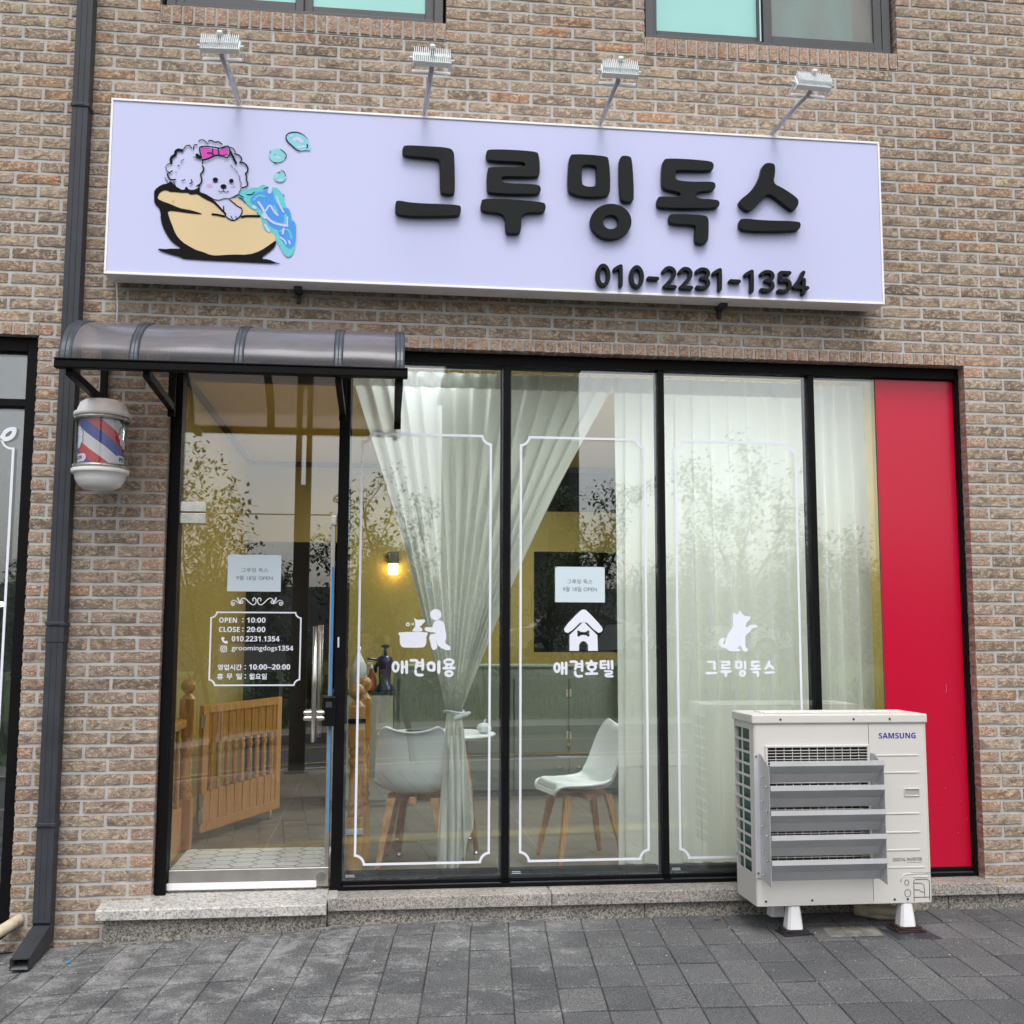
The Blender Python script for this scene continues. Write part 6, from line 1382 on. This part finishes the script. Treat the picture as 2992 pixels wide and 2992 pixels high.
for px, Yw, lab in ((1500, -18, 'by the first mullion'), (1560, -18.4, 'by the vinyl border of the second pane'), (1640, -17.8, 'over the cabinet hinges'), (1700, -18.2, 'over the cabinet knobs'), (1780, -18.0, 'beside the straight curtain edge'), (800, -18.3, 'over the wooden gate'), (900, -18, 'by the door handle'), (1280, -18.2, 'by the curtain tie')):
    x, _ = mirror_at(px, 1900, Yw); t = thing('shrub', (x, Yw, ground_z(x, Yw)+.4), 'low weedy shrub on the far verge, mirrored '+lab, 'shrub', 'shrubs on the far verge'); c = MB(); rq = random.Random(int(px))
    for i in range(500):
        a, e, r = rq.uniform(0, 2*pi), rq.uniform(0, pi/2), rq.uniform(.2, .75); p = Vector((x+r*cos(a)*cos(e), Yw+r*sin(a)*cos(e), ground_z(x, Yw)+.45+r*sin(e)*1.1)); u = Vector((rq.uniform(-1, 1), rq.uniform(-1, 1), rq.uniform(-.2, 1))).normalized(); w = u.orthogonal().normalized()
        c.add([p, p+u*.07+w*.03, p+u*.16, p+u*.07-w*.03], [(0, 1, 2, 3)])
    c.build('foliage', leaf_m, t, fix=False)
# grey panel fence behind the verge
FN = thing('panel_fence', (2, -31, .2), 'long grey metal panel fence behind the trees', 'fence'); f_ = MB(); pst = MB()
for i in range(30):
    x0 = -30+2.2*i; f_.box(x0, x0+2.12, -31.03, -31.0, .3, 3.1); pst.box(x0+2.13, x0+2.19, -31.06, -30.96, .2, 3.2)
f_.build('fence_panel', simple('fence_grey', (.22, .23, .24), .6, .1, .12, 1.5), FN); pst.build('fence_post', M['dark_grey'], FN)
# tall grey block, added to darken the sky mirrored on the tied curtain
tb0, _ = mirror_at(1325, 1200, -46); tb1, _ = mirror_at(1692, 1200, -46)
TWB = thing('added_grey_block', ((tb0+tb1)/2, -50, -.5), 'tall plain grey block added across the street to darken the mirrored sky', 'building'); MB().box(tb0, tb1, -56, -46, -.8, 14.6).build('wall', simple('grey_render', (.16, .16, .155), .85, 0, .06, .6), TWB); MB().bbox(tb0-.3, tb1+.3, -56.2, -45.8, 14.6, 15.0, .05).build('parapet', M['window_grey'], TWB)
for k in range(4):
    for i in range(3): xx = tb0+(tb1-tb0)*(i+.5)/3; MB().box(xx-.5, xx+.5, -45.99, -45.95, 2.2+3.1*k, 3.5+3.1*k).build('window', M['window_grey'], TWB)
# low hills
hl, hn_, hb2 = mat('wooded_hill'); hr2 = ramp(hn_, noise(hn_, coords(hn_), .05, 8, .7), [(.3, (.035, .055, .05)), (.7, (.07, .10, .08))]); hn_.links.new(hr2.outputs[0], hb2.inputs['Base Color']); hb2.inputs['Roughness'].default_value = 1
hm_ = MB(); hm_.grid(lambda u, v: (-900+1800*u, -520-160*v, -3+sin(pi*min(1, v*1.15)/1.15/1.0*.5)*(16+11*sin(u*9+1)+6*sin(u*23))), 120, 8); hm_.build('hills', hl, kind='structure')
# slotted steel lamp post at the kerb
x, _ = mirror_at(884, 1500, -7.75); zb = ground_z(x, -7.75); P_ = thing('lamp_post', (x, -7.75, zb), 'square brown steel lamp post with long slots, mirrored in the door', 'lamp post'); q = MB(); s_ = .098
zt1 = mirror_at(884, 1418, -7.75)[1]
q.bbox(x-s_, x+s_, -7.75-s_, -7.75+s_, zb, zt1, .006); z_ = zt1
while z_ < 6.0:
    for sx in (-1, 1): q.box(x+sx*.066-.032, x+sx*.066+.032, -7.75-s_, -7.75+s_, z_+.0005, z_+1.45)
    q.box(x-.0335, x+.0335, -7.75-s_+.004, -7.75+s_-.004, z_+1.27, z_+1.45); z_ += 1.4505
q.build('post', simple('bronze_paint', (.13, .10, .07), .5, .1), P_); MB().bbox(x-.15, x+.15, -7.90, -7.60, zb-.001, zb+.02, .004).build('base_plate', M['dark_grey'], P_)
# rubbish collection notice board beside the pavement, its back wall of text seen mirrored
bx0, bz1 = mirror_at(638, 1862, -8.0); bx1, bz0 = mirror_at(834, 1962, -8.0)
NBd = thing('notice_board', ((bx0+bx1)/2, -8.0, bz0), 'rubbish collection notice board with a dark blue header across the pavement', 'notice board')
bw_ = MB(); bw_.box(bx0, bx1, -8.02, -8.0, bz0, bz1-.08); bw_.build('board', simple('board_paper', (.42, .42, .40), .6), NBd); MB().box(bx0, bx1, -8.021, -7.999, bz1-.079, bz1).build('header', simple('navy_print', (.02, .025, .12), .5), NBd)
lg_ = MB(); [lg_.box(xx-.02, xx+.02, -8.06, -8.021, ground_z(xx, -8), bz1) for xx in (bx0+.06, bx1-.06)]; lg_.build('leg', M['galv'], NBd)
def face_street(me):
    me.transform(Matrix(((-1, 0, 0, 0), (0, 0, 1, 0), (0, 1, 0, 0), (0, 0, 0, 1))))
me = text_mesh('수거안내문', bold=.01); xs = [v.co.x for v in me.vertices]; 
for v in me.vertices: v.co.x = (v.co.x-min(xs))/(max(xs)-min(xs))*(bx1-bx0)*.62; v.co.y *= .055
for v in me.vertices: v.co = (bx1-.04-v.co.x, -7.9985, bz1-.062+v.co.y)
mesh_name(me, 'lettering', M['paper']); link('lettering', me, NBd)
def car(cx, cy, col, label):
    t = thing('parked_car', (0, 0, 0), label, 'car', 'cars parked beyond the verge')
    prof = [(-2.22, .38), (-2.25, .62), (-2.15, .86), (-1.55, .93), (-.95, 1.38), (.35, 1.45), (1.35, 1.02), (2.1, .92), (2.27, .70), (2.25, .36), (1.82, .30), (1.75, .52), (1.45, .64), (1.12, .52), (1.05, .28), (-1.0, .28), (-1.08, .52), (-1.4, .64), (-1.7, .52), (-1.78, .30)]
    b = MB(); n = len(prof); sec = [(-.86, .90), (-.90, 1.0), (.90, 1.0), (.86, .90)]
    V = [(p[0], (s*(1-.16*max(0, p[1]-.95)/.5)), p[1]) for s in (-.88, .88) for p in prof]; b.add(V, [tuple(range(n)), tuple(reversed(range(n, 2*n)))]+[(i, i+n, (i+1) % n+n, (i+1) % n) for i in range(n)]); b.build('body', simple('car_paint', col, .25, .1, .02, 2), t)
    for s in (-1, 1):
        for pts in ([(-1.35, .97), (-.92, 1.31), (-.30, 1.36), (-.30, .98)], [(-.24, .98), (-.24, 1.365), (.33, 1.38), (1.10, 1.02)]):
            k = MB(); k.add([(p[0], s*(.885*(1-.16*max(0, p[1]-.95)/.5)+.004), p[1]) for p in pts], [(0, 1, 2, 3)]); k.build('side_window', simple('car_glass', (.02, .022, .025), .08), t)
    for wx_ in (-1.4, 1.43):
        for s in (-1, 1):
            w_ = MB(); w_.lathe([(.20, -.09), (.31, -.09), (.33, -.05), (.33, .05), (.31, .09), (.20, .09)], 0, 0, 24); w_.v = [(wx_+p[0], s*.82+p[2], .33+p[1]) for p in w_.v]; wo_ = w_.build('wheel', M['rubber'], t)
            r_ = MB(); r_.lathe([(0, -.07), (.2, -.075), (.2, .075), (0, .07)], 0, 0, 16); r_.v = [(wx_+p[0], s*.82+p[2], .33+p[1]) for p in r_.v]; r_.build('rim', M['steel'], wo_)
    for s in (-1, 1): MB().bbox(2.12, 2.262, s*.66-.16, s*.66+.16, .68, .82, .02).build('headlight', M['clear'], t)
    t.location = (cx, cy, ground_z(cx, cy)+1.2); return t
c1 = car(mirror_at(1700, 1865, -26)[0], -26, (.72, .73, .74), 'white car parked beyond the verge, mirrored below the kennel drawing'); c2_ = copy_tree(c1); c2_.location.x = mirror_at(2080, 1860, -26)[0]; c2_['label'] = 'white car parked beyond the verge, mirrored beside the sitting dog drawing'; c2_.rotation_euler.z = pi

# the photographer, seen only as a mirror image in the first pane
def skin(name, V, E, R, m, parent, lv=2):
    me = bpy.data.meshes.new(name); me.from_pydata(V, E, []); o = bpy.data.objects.new(name, me); COL.objects.link(o)
    md = o.modifiers.new('s', 'SKIN'); md.use_smooth_shade = True
    for v, r in zip(me.skin_vertices[0].data, R): v.radius = (r, r*.9) if not isinstance(r, tuple) else r
    me.skin_vertices[0].data[0].use_root = True
    sb = o.modifiers.new('b', 'SUBSURF'); sb.levels = sb.render_levels = lv
    bpy.context.view_layer.update(); m2 = bpy.data.meshes.new_from_object(o.evaluated_get(bpy.context.evaluated_depsgraph_get()))
    bpy.data.objects.remove(o); m2.materials.clear(); m2.materials.append(m); m2.name = name
    for p in m2.polygons: p.use_smooth = True
    return m2
qx, qy = -.19, -6.92; g0 = ground_z(qx, qy)
PE = thing('person', (qx, qy, g0), 'person in a dark grey T-shirt holding up a phone, mirrored in the first pane', 'person')
skinm = simple('skin', (.50, .31, .22), .5, 0, .05, 12); shirt = simple('grey_tshirt', (.055, .058, .06), .85, 0, .1, 12); jeans = simple('trousers', (.03, .035, .05), .85, 0, .12, 10); hair = simple('brown_hair', (.055, .030, .018), .5, 0, .3, 60, .4)
def X(a): return [(qx+p[0], qy+p[1], g0+p[2]) for p in a]
H1, H2 = (.105, .325, 1.60), (.285, .325, 1.60)                     # hands at the phone, relative to the feet
body_v = X([(0, 0, 1.40), (0, .01, 1.46), (0, .015, 1.52), (-.17, 0, 1.37), (-.20, .10, 1.16), (-.02, .25, 1.40), (.07, .30, 1.55), (.17, 0, 1.37), (.30, .10, 1.17), (.33, .25, 1.40), (.31, .30, 1.55)])
bme = skin('body', body_v, [(0, 1), (1, 2), (0, 3), (3, 4), (4, 5), (5, 6), (0, 7), (7, 8), (8, 9), (9, 10)], [.06, .055, .055, .055, .042, .035, .030, .055, .042, .035, .030], skinm, PE)
bm = bmesh.new(); bm.from_mesh(bme)
hd2 = MB()
def headp(u, v):
    a, b_ = 2*pi*u, pi*v; s_, c_ = sin(b_), cos(b_); fx, fy = sin(a), cos(a)
    rx, ry, rz = .077, .094, .118
    if c_ < 0: rx *= 1-.28*c_*c_; ry *= 1-.12*c_*c_
    p = Vector((rx*s_*fx, ry*s_*fy, rz*c_))
    if fy > .9 and -.25 < c_ < .12: p.y += .020*max(0, 1-abs(fx)/.30)*sstep(.14, -.16, c_)
    if fy > .6 and .0 < c_ < .22 and .22 < abs(fx) < .52: p.y -= .007
    return (qx+p.x, qy+.03+p.y, g0+1.635+p.z)
hd2.grid(headp, 48, 32)
for s in (-1, 1): q = MB().grid(lambda u, v, s=s: (qx+s*(.078+.012*sin(pi*v)), qy+.015+.018*cos(2*pi*u)*sin(pi*v), g0+1.635+.032*cos(pi*v)), 10, 8); hd2.add(q.v, q.f, smooth=True)
# fingers closed round the phone's long sides
for hx, s in ((.10, 1), (.29, -1)):
    for i, L_ in enumerate((.052, .060, .056, .044)):
        z_ = 1.66-.024*i; hd2.tube([(qx+hx-s*.022, qy+.30, g0+z_-.05), (qx+hx-s*.012, qy+.355, g0+z_-.02), (qx+hx+s*.004, qy+.385, g0+z_), (qx+hx+s*(L_-.02), qy+.392, g0+z_+.004)], [.010, .0092, .0085, .0068], 8)
    hd2.tube([(qx+hx-s*.015, qy+.30, g0+1.575), (qx+hx+s*.012, qy+.345, g0+1.60), (qx+hx+s*.034, qy+.352, g0+1.628)], [.012, .0105, .008], 8)
    q = MB().bbox(qx+hx-.024, qx+hx+.024, qy+.288, qy+.325, g0+1.535, g0+1.665, .012, 3); hd2.add(q.v, q.f, smooth=True)
mh = bpy.data.meshes.new('h'); mh.from_pydata(hd2.v, [], hd2.f); bm.from_mesh(mh); bm.to_mesh(bme); bm.free(); bme.polygons.foreach_set('use_smooth', [True]*len(bme.polygons))
BO = link('body', bme, PE)
fe = MB()
for s in (-1, 1): q = MB().lathe([(0, 0), (.009, .001), (.011, .003)], 0, 0, 12); fe.add([(qx+s*.030+p[0], qy+.117-p[2], g0+1.648+p[1]*.5) for p in q.v], q.f)
fe.bbox(qx-.022, qx+.022, qy+.108, qy+.118, g0+1.572, g0+1.580, .003); fe.build('eyes_and_mouth', simple('dark_features', (.06, .025, .02), .5), PE)
hr3 = MB(); hr3.grid(lambda u, v: (lambda p, a: (p[0]+(p[0]-qx)*.12, p[1]+(p[1]-qy-.03)*.12-.004, p[2]+(p[2]-g0-1.635)*.10+.006+.004*sin(40*u)))(headp(u, v*(.36 if cos(2*pi*u) > .3 else .62)), u), 60, 14); hr3.build('hair', hair, PE, fix=False)
sm2 = skin('t_shirt', X([(0, 0, .95), (0, .0, 1.12), (0, .0, 1.30), (0, .0, 1.42), (-.17, 0, 1.38), (-.20, .05, 1.24), (.17, 0, 1.38), (.28, .05, 1.25)]), [(0, 1), (1, 2), (2, 3), (2, 4), (4, 5), (2, 6), (6, 7)], [(.17, .125), (.165, .12), (.185, .125), (.075, .07), (.085, .085), (.072, .072), (.085, .085), (.072, .072)], shirt, PE); link('t_shirt', sm2, PE)
tm2 = skin('trousers', X([(0, 0, .92), (-.095, 0, .82), (-.11, .02, .46), (-.12, .0, .07), (.095, 0, .82), (.11, .02, .46), (.12, .0, .07)]), [(0, 1), (1, 2), (2, 3), (0, 4), (4, 5), (5, 6)], [(.165, .125), .095, .072, .060, .095, .072, .060], jeans, PE); link('trousers', tm2, PE)
so_ = MB()
for s in (-1, 1): so_.bbox(qx+s*.12-.048, qx+s*.12+.048, qy-.10, qy+.17, g0+.001, g0+.085, .03, 3)
so_.build('shoe', M['dark_grey'], PE)
PHN = thing('phone', (qx+.195, qy+.372, g0+1.62), 'dark phone held up in both hands, mirrored in the first pane', 'phone'); MB().bbox(qx+.112, qx+.278, qy+.366, qy+.376, g0+1.58, g0+1.665, .004).build('case', M['black'], PHN)
lnz = MB(); [lnz.tube([(qx+.13+.016*i, qy+.376, g0+1.645), (qx+.13+.016*i, qy+.378, g0+1.645)], .006, 10) for i in range(3)]; lnz.build('camera_lens', M['dark_grey'], PHN)
